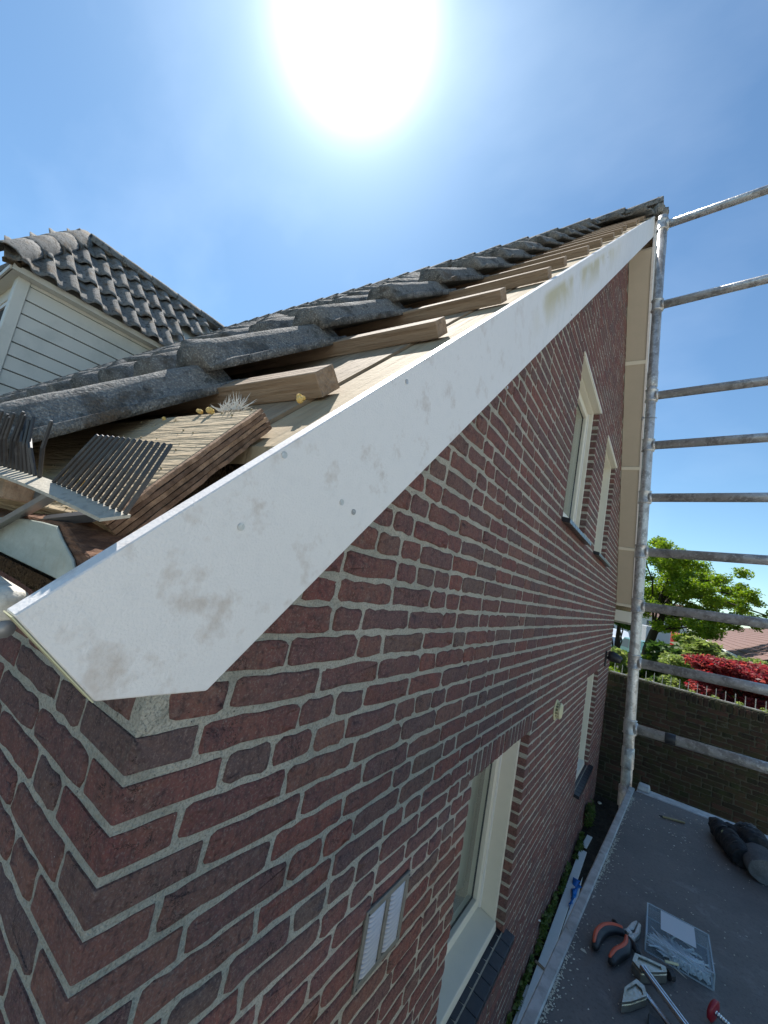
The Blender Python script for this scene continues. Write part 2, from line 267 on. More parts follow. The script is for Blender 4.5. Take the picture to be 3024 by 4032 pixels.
# ------------------------------------------------------------------ mesh helpers
def link(o, parent=None):
    C.objects.link(o)
    if parent is not None: o.parent = parent
    return o
def tag(o, label=None, cat=None, group=None, kind=None):
    if label: o['label'] = label
    if cat: o['category'] = cat
    if group: o['group'] = group
    if kind: o['kind'] = kind
    return o
def empty(name, loc, label=None, cat=None, group=None):
    o = bpy.data.objects.new(name, None); o.empty_display_size = 0.1; C.objects.link(o); o.location = loc
    bpy.context.view_layer.update() if False else None
    return tag(o, label, cat, group)
class MB:
    def __init__(s): s.v = []; s.f = []
    def add(s, V, Fs):
        b = len(s.v); s.v += [tuple(p) for p in V]; s.f += [tuple(i + b for i in f) for f in Fs]; return s
    def hexa(s, P):
        return s.add(P, [(0, 3, 2, 1), (4, 5, 6, 7), (0, 1, 5, 4), (1, 2, 6, 5), (2, 3, 7, 6), (3, 0, 4, 7)])
    def box(s, x0, x1, y0, y1, z0, z1):
        return s.hexa([(x0, y0, z0), (x1, y0, z0), (x1, y1, z0), (x0, y1, z0), (x0, y0, z1), (x1, y0, z1), (x1, y1, z1), (x0, y1, z1)])
    def prism(s, poly, vec):
        vec = Vector(vec); A = [Vector(p) for p in poly]; n = len(A)
        nn = Vector((0, 0, 0))
        for i in range(n): nn += A[i].cross(A[(i + 1) % n])
        if nn.dot(vec) > 0: A = A[::-1]
        B = [a + vec for a in A]
        return s.add(A + B, [tuple(range(n)), tuple(range(2 * n - 1, n - 1, -1))] + [((i + 1) % n, i, i + n, (i + 1) % n + n) for i in range(n)])
    def beam(s, p, q, wd, h, up=(0, 0, 1)):
        p = Vector(p); q = Vector(q); d = (q - p).normalized(); u = Vector(up); r = d.cross(u).normalized(); u = r.cross(d)
        r *= wd / 2; u *= h / 2
        return s.hexa([p - r - u, p + r - u, q + r - u, q - r - u, p - r + u, p + r + u, q + r + u, q - r + u])
    def tube(s, pts, r, n=10, cap=True):
        pts = [Vector(p) for p in pts]; rs = r if isinstance(r, (list, tuple)) else [r] * len(pts)
        base = len(s.v); u = None
        for i, p in enumerate(pts):
            d = (pts[min(i + 1, len(pts) - 1)] - pts[max(i - 1, 0)]).normalized()
            if u is None: u = d.orthogonal().normalized()
            else: u = (u - d * u.dot(d)).normalized()
            v = d.cross(u)
            for k in range(n):
                a = 2 * math.pi * k / n
                s.v.append(tuple(p + (u * math.cos(a) + v * math.sin(a)) * rs[i]))
        for i in range(len(pts) - 1):
            for k in range(n):
                a = base + i * n + k; b = base + i * n + (k + 1) % n
                s.f.append((a, b, b + n, a + n))
        if cap:
            s.f.append(tuple(base + k for k in range(n))[::-1]); e = base + (len(pts) - 1) * n
            s.f.append(tuple(e + k for k in range(n)))
        return s
    def ball(s, c, r, n=8, m=6, sc=(1, 1, 1)):
        c = Vector(c); V = [c + Vector((0, 0, -r * sc[2]))]
        for i in range(1, m):
            t = -math.pi / 2 + math.pi * i / m
            for k in range(n):
                a = 2 * math.pi * k / n
                V.append(c + Vector((math.cos(t) * math.cos(a) * sc[0], math.cos(t) * math.sin(a) * sc[1], math.sin(t) * sc[2])) * r)
        V.append(c + Vector((0, 0, r * sc[2]))); Fs = []
        for k in range(n):
            Fs.append((0, 1 + (k + 1) % n, 1 + k))
            for i in range(m - 2):
                a = 1 + i * n + k; b = 1 + i * n + (k + 1) % n; Fs.append((a, b, b + n, a + n))
            Fs.append((len(V) - 1, 1 + (m - 2) * n + k, 1 + (m - 2) * n + (k + 1) % n))
        return s.add(V, Fs)
    def mesh(s, name, material, smooth=False):
        me = bpy.data.meshes.new(name); me.from_pydata(s.v, [], s.f); me.materials.append(material)
        if smooth: me.polygons.foreach_set('use_smooth', [True] * len(me.polygons))
        me.update(); return me
    def build(s, name, material, parent=None, label=None, cat=None, group=None, kind=None, smooth=False, bevel=0, seg=1, sub=0, origin=None):
        if origin is not None:
            o0 = Vector(origin); s.v = [tuple(Vector(p) - o0) for p in s.v]
        o = bpy.data.objects.new(name, s.mesh(name, material, smooth)); link(o, parent)
        if origin is not None: o.location = o0
        if bevel:
            bm = o.modifiers.new('bevel', 'BEVEL'); bm.width = bevel; bm.segments = seg; bm.limit_method = 'ANGLE'; bm.angle_limit = math.radians(35)
        if sub:
            sm = o.modifiers.new('sub', 'SUBSURF'); sm.levels = sub; sm.render_levels = sub
        return tag(o, label, cat, group, kind)
def place(parent, name, me, M, label=None):
    o = bpy.data.objects.new(name, me); C.objects.link(o); o.parent = parent; o.matrix_local = M
    if label: o['label'] = label
    return o
def px(P):
    q = Vector(P) - CAM; d = q.dot(FWD)
    if d <= 0.02: return None
    return (1512 + F_PX * q.dot(RIGHT) / d, 2016 - F_PX * q.dot(UP) / d, d)
def seen(P, mg=250):
    q = px(P); return q is not None and -mg < q[0] < 3024 + mg and -mg < q[1] < 4032 + mg

# ------------------------------------------------------------------ ground
g_ = MB(); g_.add([(-300, -60, -2.30), (300, -60, -2.30), (300, 7.2, -2.30), (-300, 7.2, -2.30)], [(0, 1, 2, 3)])
g_.build('ground', M_soil, kind='structure')
g_ = MB(); g_.add([(1.35, -30, -2.296), (60, -30, -2.296), (60, 7.04, -2.296), (1.35, 7.04, -2.296)], [(0, 1, 2, 3)])
g_.build('bounce_ground', M_bounce, kind='structure')  # added out of view: bright ground that bounces sunlight onto wall and board
g_ = MB(); g_.add([(-300, 7.2, -2.30), (300, 7.2, -2.30), (300, 24, -2.30), (-300, 24, -2.30)], [(0, 1, 2, 3)])
g_.build('lawn', M_grass, kind='structure')
g_ = MB(); g_.add([(-600, 24, -2.304), (600, 24, -2.304), (600, 900, -2.304), (-600, 900, -2.304)], [(0, 1, 2, 3)])
g_.build('street', M_road, kind='structure')

# ------------------------------------------------------------------ the house
house = empty('brick_house', (0, 0, -2.3), 'red brick gabled house with white bargeboard and half stripped tile roof', 'house')
HO = Vector((0, 0, -2.3))
def hp(name, loc=(0, 0, 0)):  # a part of the house that only groups its pieces is still a mesh; plain helper for offsets
    pass
IDENT = Matrix.Translation(-HO)
class HB(MB):  # builds in world coordinates, parented to the house
    def part(s, name, material, parent=None, **k):
        o = s.build(name, material, None, **k)
        p = parent or house
        o.parent = p
        if p is house: o.location = Vector(o.location) - HO
        return o
RIDGE_Y = 3.85; FAR_Y = 6.95
def under_near(y): return 0.995 * y + 0.19
def under_far(y): return 4.02 - 1.15 * (y - RIDGE_Y)
OPEN = [(2.44, 3.36, 0.84, 1.955), (3.98, 4.92, 0.84, 1.96), (1.45, 2.36, -1.53, -0.47), (4.66, 5.62, -1.53, -0.41)]
def walltop(y): return (under_near(y) if y < RIDGE_Y else under_far(y)) + 0.10
gw = HB()
ys = sorted({0.0035, RIDGE_Y, FAR_Y} | {o[0] - .004 for o in OPEN} | {o[1] + .004 for o in OPEN})
for a, b in zip(ys[:-1], ys[1:]):
    mid = (a + b) / 2
    segs = [(-2.35, None)]
    for o in sorted([o for o in OPEN if o[0] - .004 <= mid <= o[1] + .004], key=lambda o: o[2]):
        lo, _ = segs.pop(); segs.append((lo, o[2] - .004)); segs.append((o[3] + .004, None))
    for lo, hi in segs:
        ta, tb = (walltop(a) - (0.0 if a > .1 else 0.14), walltop(b)) if hi is None else (hi, hi)
        gw.prism([(-0.0035, a, lo), (-0.0035, b, lo), (-0.0035, b, tb), (-0.0035, a, ta)], (-0.10, 0, 0))
gable = gw.part('gable_wall', M_mortar)
sw = HB(); sw.box(-9, -0.1036, 0.0035, 0.10, -2.35, 0.20)
side = sw.part('side_wall', M_mortar)
bk = HB(); bk.box(-9, -0.104, 6.85, FAR_Y, -2.35, 0.4); bk.box(-9.1, -9, 0.0, FAR_Y, -2.35, 0.4)
bk.part('rear_wall', M_mortar)

# bricks: an irregular pillow-faced block, u along the course, v up, w outwards
def brick_mesh(name, L, H, D, n_u, seed, material, jit=0.0032, ring=3, dz=0.0018):
    r = random.Random(seed); out = []
    def side_(p, q, k):
        for i in range(k):
            t = (i + 0.5) / k; out.append((p[0] + (q[0] - p[0]) * t, p[1] + (q[1] - p[1]) * t))
    l, h = L / 2, H / 2; n_v = 2
    side_((-l, -h), (l, -h), n_u); out.append((l - .003, -h + .003)); side_((l, -h), (l, h), n_v); out.append((l - .003, h - .003))
    side_((l, h), (-l, h), n_u); out.append((-l + .003, h - .003)); side_((-l, h), (-l, -h), n_v); out.append((-l + .003, -h + .003))
    out = [(a + r.uniform(-jit, jit), b + r.uniform(-jit, jit)) for a, b in out]; n = len(out)
    rings = [(1.0, -D), (1.0, -0.0045), (None, -0.0008), (None, 0.0)][:ring + 1]
    V = []
    tilt = (r.uniform(-1, 1) * .0015, r.uniform(-1, 1) * .0012)
    for ri, (s_, d) in enumerate(rings):
        ins = [0, 0, .0022, .0075][ri]
        for a, b in out:
            aa = a - math.copysign(min(ins, abs(a)), a) if abs(a) > l - .012 else a
            bb = b - math.copysign(min(ins, abs(b)), b) if abs(b) > h - .009 else b
            zz = d + (r.uniform(-dz, dz) * .6 if ri >= 2 else 0) + (tilt[0] * a / l + tilt[1] * b / h if ri >= 2 else 0)
            V.append((aa, bb, zz))
    Fs = []
    for ri in range(len(rings) - 1):
        for k in range(n):
            a = ri * n + k; b = ri * n + (k + 1) % n; Fs.append((a, b, b + n, a + n))
    e = (len(rings) - 1) * n; V.append((r.uniform(-.2, .2) * l, 0, 0.0005 + r.uniform(-dz, dz)))
    for k in range(n): Fs.append((e + k, e + (k + 1) % n, len(V) - 1))
    mb = MB(); mb.add(V, Fs); me = mb.mesh(name, material, smooth=True)
    return me
LEN = {'S': 0.2085, 'T': 0.152, 'H': 0.098}
def brickset(pref, material, H=0.0505, D=0.018):
    return {k: [brick_mesh('brick', LEN[k], H, D, {'S': 7, 'T': 5, 'H': 3}[k], hash((i, ord(k))) % 9999, material) for i in range(9)] for k in LEN}
def course(y0, y1, seed, first=None):
    """lengths filling y0..y1; list of (centre, length)"""
    r = random.Random(seed); out = []; y = y0; J = 0.011; seqn = list(first or [])
    while y < y1 - 0.03:
        k = seqn.pop(0) if seqn else r.choices('SHT', (6, 3.4, .5))[0]
        L_ = LEN[k]
        if y + L_ > y1 - 0.045: L_ = y1 - y
        out.append((y + L_ / 2, L_)); y += L_ + J
    return out
PITCH = 0.0625; HB_ = 0.0482
gable_list = []   # (matrix, length, height, depth, distance)
def mat_gable(y, z, out=0.0):
    return Matrix(((0, 0, 1, out), (1, 0, 0, y), (0, 1, 0, z), (0, 0, 0, 1)))
def mat_side(x, z, out=0.0):
    return Matrix(((1, 0, 0, x), (0, 0, -1, -out), (0, 1, 0, z), (0, 0, 0, 1)))
jr = random.Random(3)
def ztop_limit(y): return (0.995 * y + 0.30) if y < RIDGE_Y else under_far(y) + 0.05
row0 = -int(4.2 / PITCH)
for k in range(row0, 38):
    z1 = -PITCH * k; z0 = z1 - HB_; zc = (z0 + z1) / 2
    if z0 < -2.34: continue
    # start of the course: after the corner brick for rows at or below the eaves, else at the slope
    if k >= 0: ys_ = 0.109 if k % 2 == 0 else 0.163 + 0.006
    else: ys_ = max(0.040, (z0 - 0.30) / 0.995)
    ye_ = FAR_Y
    if z1 > under_far(FAR_Y): ye_ = min(FAR_Y, RIDGE_Y + (4.02 + .06 - z0) / 1.15)
    if ye_ - ys_ < .1: continue
    cuts = [(ys_, ye_)]
    ops = [(o[0], o[1]) for o in OPEN if z0 < o[3] and z1 > o[2]]
    if z1 > -0.475 and z0 < -0.365: ops.append((1.405, 2.405))      # the soldier course
    if z1 > -0.415 and z0 < -0.305: ops.append((4.62, 5.66))
    for a, b in ops:
        new = []
        for c, d in cuts:
            if b <= c or a >= d: new.append((c, d)); continue
            if a - c > .03: new.append((c, a))
            if d - b > .03: new.append((b, d))
        cuts = new
    for ci, (a, b) in enumerate(cuts):
        st = a + (.011 if any(abs(a - o[1]) < 1e-6 and False for o in ops) else 0)
        first = ['S'] if k >= 0 and ci == 0 and jr.random() < .7 else (['H'] if k % 2 else ['S'])
        for yc, L_ in course(st, b, 1000 + k * 7 + ci, first):
            if zc - .03 > ztop_limit(yc + .1): continue
            gable_list.append((mat_gable(yc, zc + jr.uniform(-.001, .001), jr.uniform(-.0012, .0018)), L_, HB_))
for (a, b, z) in ((1.41, 2.40, -0.472), (4.625, 5.655, -0.412)):
    y = a
    while y < b - .04:
        gable_list.append((mat_gable(y + .0255, z + .05, jr.uniform(-.001, .0015)), .0505, .1000)); y += .0615
side_list = []
for k in range(-2, 38):
    zc = -PITCH * k - HB_ / 2 - (0.0)
    if zc < -2.3: continue
    st = (0.163 + .006 if k % 2 == 0 else 0.109) if k >= 0 else 0.028
    for xc, L_ in course(st, 3.2, 4000 + k, ['S'] if k % 2 else ['H', 'S']):
        side_list.append((mat_side(-xc, zc + jr.uniform(-.001, .001), jr.uniform(-.001, .0018)), L_, HB_))
def lay(lst, wall, offset, near_count, one_mat, many_mat, sets, stuffname, depth=0.10):
    def key(t):
        P = t[0].translation
        if not seen(P, 120): return 1e6
        return (P - CAM).length
    lst = sorted(lst, key=key); n = 0; rest = []
    for t in lst:
        M, L_, H = t
        if n < near_count and key(t) < 1e5:
            kk = min(LEN, key=lambda q: abs(LEN[q] - L_)); me = R_.choice(sets[kk])
            sx = L_ / LEN[kk]; sy = H / HB_
            MM = offset @ M @ Matrix.Diagonal((sx * (1 if R_.random() < .5 else -1) if False else sx, sy, 1, 1))
            if R_.random() < .5: MM = MM @ Matrix.Rotation(math.pi, 4, 'Z')
            place(wall, 'brick', me, MM); n += 1
        else: rest.append(t)
    # the others, real blocks joined into one part
    V = []; Fs = []; r = random.Random(11)
    for M, L_, H in rest:
        l, h = L_ / 2, H / 2; c = .004
        pts = [(-l + c, -h), (0, -h), (l - c, -h), (l, 0), (l - c, h), (0, h), (-l + c, h), (-l, 0)]
        pts = [(a + r.uniform(-.0022, .0022), b + r.uniform(-.0022, .0022)) for a, b in pts]
        b0 = len(V)
        for ins, d in ((0, -depth), (0, -.004), (.004, 0)):
            for a, b in pts:
                aa = a - math.copysign(ins, a) if abs(a) > l * .8 else a; bb = b - math.copysign(ins, b) if abs(b) > h * .8 else b
                V.append(tuple(M @ Vector((aa, bb, d + (r.uniform(-.001, .001) if d == 0 else 0)))))
        for ri in range(2):
            for k in range(8):
                a = b0 + ri * 8 + k; b = b0 + ri * 8 + (k + 1) % 8; Fs.append((a, b, b + 8, a + 8))
        Fs.append(tuple(b0 + 16 + k for k in range(8)))
    mb = MB(); mb.v = V; mb.f = Fs
    o = mb.build(stuffname, many_mat, None, kind='stuff'); o.parent = wall; o.matrix_local = offset
    return n
BS = brickset('brick', M_brick)
lay(gable_list, gable, Matrix.Identity(4), 232, M_brick, M_bricks, BS, 'bricks')
lay(side_list, side, Matrix.Identity(4), 50, M_brick, M_bricks, BS, 'bricks')
# corner bricks show two faces
def corner_mesh(ly, lx, seed):
    r = random.Random(seed); bm = bmesh.new()
    bmesh.ops.create_cube(bm, size=1.0)
    for v in bm.verts: v.co = Vector(((v.co.x - .5) * lx, (v.co.y + .5) * ly, v.co.z * HB_))
    bmesh.ops.subdivide_edges(bm, edges=bm.edges[:], cuts=2, use_grid_fill=True)
    for v in bm.verts:
        e = .0009; v.co += Vector((r.uniform(-e, e), r.uniform(-e, e), r.uniform(-e, e)))
    es = [e for e in bm.edges if e.calc_face_angle(0) > 1.0]
    bmesh.ops.bevel(bm, geom=es, offset=.0045, segments=2, affect='EDGES', profile=.6)
    me = bpy.data.meshes.new('corner_brick'); bm.to_mesh(me); bm.free(); me.materials.append(M_brick)
    return me
CE = [corner_mesh(.098, .158, s) for s in range(4)]; CO = [corner_mesh(.158, .098, 9 + s) for s in range(4)]
for k in range(0, 18):
    me = R_.choice(CE if k % 2 == 0 else CO)
    place(gable, 'brick', me, Matrix.Translation((0, 0, -PITCH * k - HB_ / 2)))

# windows
def window(y0, y1, z0, z1, fw=0.026, sill='tile', head=False, dp=0.0):
    f = HB(); xf = -0.048; xb = -0.215
    f.box(xb, xf, y0 + .001, y0 + fw, z0, z1 - .001); f.box(xb, xf, y1 - fw, y1 - .001, z0, z1 - .001)
    f.box(xb, xf - .0005, y0 + fw, y1 - fw, z1 - fw, z1 - .001)
    fr = f.part('window', M_cream, bevel=.003)
    s = HB(); bt = z0 + .085
    s.hexa([(xb, y0 + fw, z0), (xf + .014, y0 + fw, z0), (xf + .014, y1 - fw, z0), (xb, y1 - fw, z0), (xb, y0 + fw, bt), (xf + .010, y0 + fw, z0 + .040), (xf + .010, y1 - fw, z0 + .040), (xb, y1 - fw, bt)])
    s.part('bottom_rail', M_cream, fr, bevel=.003)
    q = HB(); a, b, c, d = y0 + fw + .003, y1 - fw - .003, bt - .02, z1 - fw - .003; sw_ = .055; xs = -.142 + dp
    q.box(-.205 + dp, xs, a, a + sw_, c, d); q.box(-.205 + dp, xs, b - sw_, b, c, d); q.box(-.205 + dp, xs - .0005, a + sw_, b - sw_, c, c + sw_); q.box(-.205 + dp, xs - .0005, a + sw_, b - sw_, d - sw_, d)
    q.part('sash', M_cream, fr, bevel=.004, seg=2)
    q = HB(); q.box(-.150 + dp, xs + .010, b - .010, b + .0025, c, d); q.part('stop_bead', M_white, fr)
    q = HB(); q.box(-.150 + dp, xs + .010, a - .0025, a + .010, c, d); q.part('stop_bead', M_white, fr)
    gsk = HB()
    for (u0, u1, w0, w1) in ((a + sw_, a + sw_ + .003, c + sw_, d - sw_), (b - sw_ - .003, b - sw_, c + sw_, d - sw_), (a + sw_, b - sw_, c + sw_, c + sw_ + .003), (a + sw_, b - sw_, d - sw_ - .003, d - sw_)):
        gsk.box(-.180 + dp, -.166 + dp, u0, u1, w0, w1)
    gsk.part('glazing_gasket', M_black, fr)
    p = HB(); p.box(-.176 + dp, -.170 + dp, a + sw_ + .004, b - sw_ - .004, c + sw_ + .004, d - sw_ - .004); p.part('pane', M_glass, fr)
    cu = HB(); n = 26
    V = []
    for i in range(n + 1):
        t = i / n; yy = y0 - .05 + (y1 - y0 + .1) * t; V += [(-.262 + .010 * math.sin(i * 1.9), yy, z0 + .1), (-.262 + .010 * math.sin(i * 1.9), yy, z1 - .02)]
    cu.add(V, [(2 * i, 2 * i + 2, 2 * i + 3, 2 * i + 1) for i in range(n)]); cu.part('curtain', M_curtain, fr, smooth=True)
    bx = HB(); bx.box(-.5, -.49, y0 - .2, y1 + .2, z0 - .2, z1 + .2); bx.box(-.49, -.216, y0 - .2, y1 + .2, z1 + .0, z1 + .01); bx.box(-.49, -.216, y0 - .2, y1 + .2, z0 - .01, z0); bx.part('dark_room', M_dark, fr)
    if head:
        h = HB(); h.box(-.047, .006, y0 + .001, y1 - .001, z1 - .012, z1 + .004); h.box(-.0, .012, y0 - .03, y1 + .03, z1 - .002, z1 + .018); h.part('head_trim', M_cream, fr, bevel=.002)
    # black glazed sill tiles, each one a piece
    wd = .098; y = y0 - .02; first = True
    me = None
    while y < y1 + .03:
        if me is None:
            tb = MB(); tb.hexa([(-.062, -.0475, -.020), (.052, -.0475, -.040), (.052, .0475, -.040), (-.062, .0475, -.020), (-.062, -.0475, 0.012), (.052, -.0475, -.010), (.052, .0475, -.010), (-.062, .0475, .012)])
            me = tb.mesh('sill_tile', M_slate)
        o = place(fr, 'sill_tile', me, Matrix.Translation((0, y + .05, z0 - .006)))
        bm = o.modifiers.new('bevel', 'BEVEL'); bm.width = .003; bm.segments = 2
        y += wd
    return fr
window(*OPEN[0], head=True, dp=.055); window(*OPEN[1], head=True); window(*OPEN[2]); window(*OPEN[3])

# ventilation grille with louvres
vg = HB(); y0, y1, z0, z1 = .738, .966, -.782, -.590
vg.box(0, .007, y0, y1, z0, z0 + .018); vg.box(0, .007, y0, y1, z1 - .018, z1); vg.box(0, .007, y0, y0 + .016, z0 + .018, z1 - .018)
vg.box(0, .007, y1 - .016, y1, z0 + .018, z1 - .018); vg.box(0, .0072, (y0 + y1) / 2 - .008, (y0 + y1) / 2 + .008, z0 + .018, z1 - .018); vg.box(-.002, .001, y0 + .01, y1 - .01, z0 + .01, z1 - .01)
vent = vg.part('vent_grille', M_ventframe, bevel=.0012)
sm = MB(); hw = ((y1 - y0) / 2 - .026) / 2
N = 6
prof = [(0, -.0045), (.004, -.005), (.0085, -.0015), (.0085, .0005), (.002, .0045), (0, .005)]
V = []; Fs = []
for i in range(N + 1):
    t = -1 + 2 * i / N; sq = math.sqrt(max(0, 1 - abs(t) ** 6)); 
    for a, b in prof: V.append((a * (0.15 + .85 * sq), t * hw, b * (.4 + .6 * sq)))
for i in range(N):
    for k in range(len(prof) - 1):
        a = i * len(prof) + k; Fs.append((a, a + len(prof), a + len(prof) + 1, a + 1))
sm.add(V, Fs); lm = sm.mesh('louvre', M_ventalu, smooth=True)
for c in ((y0 + y1) / 2 - hw - .010, (y0 + y1) / 2 + hw + .010):
    for i in range(13):
        place(vent, 'louvre', lm, Matrix.Translation((.001, c, z0 + .024 + i * .0121)))
for (a, b) in ((y0 + .008, z0 + .009), (y1 - .008, z1 - .009), (y0 + .008, z1 - .009), (y1 - .008, z0 + .009)):
    t = HB(); t.tube([(.006, a, b), (.009, a, b)], .003, 8); t.part('screw', M_steel, vent)
# round bell shaped vent
rv = HB(); rv.tube([(0, 3.06, -.465), (.006, 3.06, -.465), (.008, 3.06, -.465)], [.072, .072, .066], 24)
rvo = rv.part('round_vent', M_creamplastic, smooth=False)
cp = HB(); cp.tube([(.030, 3.06, -.465), (.036, 3.06, -.465), (.044, 3.06, -.465), (.048, 3.06, -.465)], [.055, .056, .047, .02], 24); cp.part('vent_cap', M_creamplastic, rvo)
for i in range(14):
    a = 2 * math.pi * i / 14; t = HB(); c = (3.06 + .05 * math.cos(a), -.465 + .05 * math.sin(a))
    t.tube([(.007, *c), (.032, *c)], .0045, 5); t.part('vent_bar', M_creamplastic, rvo)
# black wall lamp
lp = HB(); lp.box(0, .018, 6.17, 6.25, -.42, -.22); lampo = lp.part('wall_lamp', M_black, bevel=.004)
t = HB(); t.tube([(.018, 6.21, -.30), (.06, 6.21, -.30)], .018, 10); t.part('lamp_arm', M_black, lampo)
t = HB(); t.tube([(.035, 6.21, -.27), (.075, 6.21, -.27), (.16, 6.21, -.29), (.19, 6.21, -.30)], [.055, .07, .055, .04], 14); t.part('lamp_shade', M_black, lampo, smooth=True)

# bargeboard: 18 mm thick, square cut foot
bb = HB()
poly = [(.2, -.226, .208), (.2, -.158, .14), (.2, -.055, .135), (.2, RIDGE_Y + .03, under_near(RIDGE_Y + .03)), (.2, RIDGE_Y + .03, .995 * (RIDGE_Y + .03) + .434)]
bb.prism(poly, (-.020, 0, 0)); barge = bb.part('bargeboard', M_barge, bevel=.0012)
barge['label'] = 'white painted bargeboard with finger marks and a yellow algae stain'
for (y, z) in ((-.062, .303), (-.028, .394), (.086, .366), (.115, .359), (.181, .591), (.62, .80), (1.15, 1.36), (1.7, 2.05)):
    t = HB(); t.tube([(.1995, y, z), (.2012, y, z)], .0042, 12); t.tube([(.2012, y, z), (.2014, y, z)], .002, 6); t.part('screw', M_galv, barge)
ye = HB(); ye.prism([(.1799, -.2262, .2076), (.1999, -.2262, .2076), (.1999, -.1584, .1398), (.1799, -.1584, .1398)], (0, -.0007, -.0007)); ye.part('board_end_edge', M_yellowedge, barge)
bs = HB(); bs.prism([(.005, -.05, .150), (.005, -.05, .175), (.005, RIDGE_Y, .995 * RIDGE_Y + .235), (.005, RIDGE_Y, .995 * RIDGE_Y + .210)], (.173, 0, 0)); bs.part('verge_soffit', M_soffit)
# far verge: soffit panels with cover strips, board and boxed end
K = [3.90, 4.62, 5.47, 6.27, 6.93]
def uf(y): return under_far(y) - .03
for a, b in zip(K[:-1], K[1:]):
    t = HB(); t.prism([(.003, a, uf(a)), (.003, b, uf(b)), (.003, b, uf(b) + .02), (.003, a, uf(a) + .02)], (.195, 0, 0)); t.part('soffit_panel', M_soffit)
for b in K[1:]:
    t = HB(); d = Vector((0, 1, -1.15)).normalized(); nrm = Vector((0, -1.15, -1)).normalized()
    c = Vector((0, b, uf(b))); P = [c - d * .02, c + d * .02, c + d * .02 + nrm * .012, c - d * .02 + nrm * .012]
    t.prism([(p.x + .0015, p.y, p.z) for p in P], (.205, 0, 0)); t.part('cover_strip', M_cream)
t = HB(); t.prism([(.200, RIDGE_Y + .04, 4.0), (.200, RIDGE_Y + .04, 4.27), (.200, 7.12, uf(7.12) + .26), (.200, 7.12, uf(7.12) - .012), (.200, 3.95, uf(3.95) - .012)], (.02, 0, 0))
t.part('bargeboard', M_barge, label='far bargeboard running down the other slope behind the scaffold pole')
t = HB(); t.box(-.4, .215, 6.96, 7.16, .20, .36); t.part('boxed_eaves', M_cream, bevel=.004)
t = HB(); t.box(-.4, .219, 7.162, 7.24, .17, .28); t.part('eaves_gutter', M_zinc, bevel=.006)

# roof boarding, new strip beside the bargeboard and older boards beyond a seam
def slab(x0, x1, ya, yb, c0, c1, mb=None):
    mb = mb or HB(); return mb.hexa([(x0, ya, ya + c0), (x1, ya, ya + c0), (x1, yb, yb + c0), (x0, yb, yb + c0), (x0, ya, ya + c1), (x1, ya, ya + c1), (x1, yb, yb + c1), (x0, yb, yb + c1)])
slab(.045, .172, .004, RIDGE_Y, .388, .413).part('verge_deck_board', M_deck)
o = slab(-.62, .038, .035, RIDGE_Y, .390, .420).part('roof_deck_board', M_decko)
for i in range(1, 15):
    slab(-.62 * (i + 1), -.62 * i - .004, .03, RIDGE_Y, .385, .415 + .004 * (i % 2)).part('roof_deck_board', M_decko)
slab(-9, -.02, -.0, RIDGE_Y, .20, .384).part('rafter_infill', M_earth)
slab(.10, .150, .02, RIDGE_Y, .23, .386).part('verge_rafter', M_endgrain)
t = HB(); n = 30; V = []
t.prism([(-9, RIDGE_Y + .01, RIDGE_Y + .40), (-9, 7.25, RIDGE_Y + .40 - 1.13 * 3.4), (-9, 7.25, RIDGE_Y + .36 - 1.13 * 3.4), (-9, RIDGE_Y + .01, RIDGE_Y + .33)], (9.19, 0, 0)); t.part('rear_roof_slope', M_decko)

# battens
BAT = []
bends = [.075, .11, .13, .165, .14, .16, .15, .165, .155, .15, .165, .155, .16, .15]
for k in range(14):
    yb = .128 + .266 * k; x1 = bends[k]; h = .042 if k == 0 else .036; wd = .05
    c0 = .421; e = Vector((0, .7071, .7071)); nn = Vector((0, -.7071, .7071))
    ofs = Vector((0, 0, 0)); top = Vector((0, yb, yb + c0)) + nn * h
    A = Vector((0, yb, yb + c0 + .0)); dx = -8.8; sk = (.012 if k < 3 else .0)
    t = HB(); P = [A - e * wd * .0, A + e * wd, A + e * wd + nn * h, A + nn * h]
    jx = R_.uniform(-.004, .004)
    t.add([(x1, *p.yz) for p in P] + [(x1 - 9.0, *p.yz) for p in P], [(0, 1, 2, 3), (7, 6, 5, 4), (0, 4, 5, 1), (1, 5, 6, 2), (2, 6, 7, 3), (3, 7, 4, 0)])
    b = t.part('batten', M_batten, bevel=.0010); b.rotation_euler = (0, R_.uniform(-.003, .003), 0)
# eaves plank with rough ply end
pe = HB(); e = Vector((0, .64, .768)); nn = Vector((0, -.768, .64))
A = Vector((0, -.1285, .262)); Lp = .250; th = .032
P = [A, A + e * Lp, A + e * Lp + nn * th, A + nn * th]
xe = [.108, .088, .084, .103]
pe.add([(xe[i], *p.yz) for i, p in enumerate(P)] + [(-9, *p.yz) for p in P], [(0, 1, 2, 3), (7, 6, 5, 4), (0, 4, 5, 1), (1, 5, 6, 2), (2, 6, 7, 3), (3, 7, 4, 0)])
plank = pe.part('eaves_plank', M_plank, bevel=.0015)
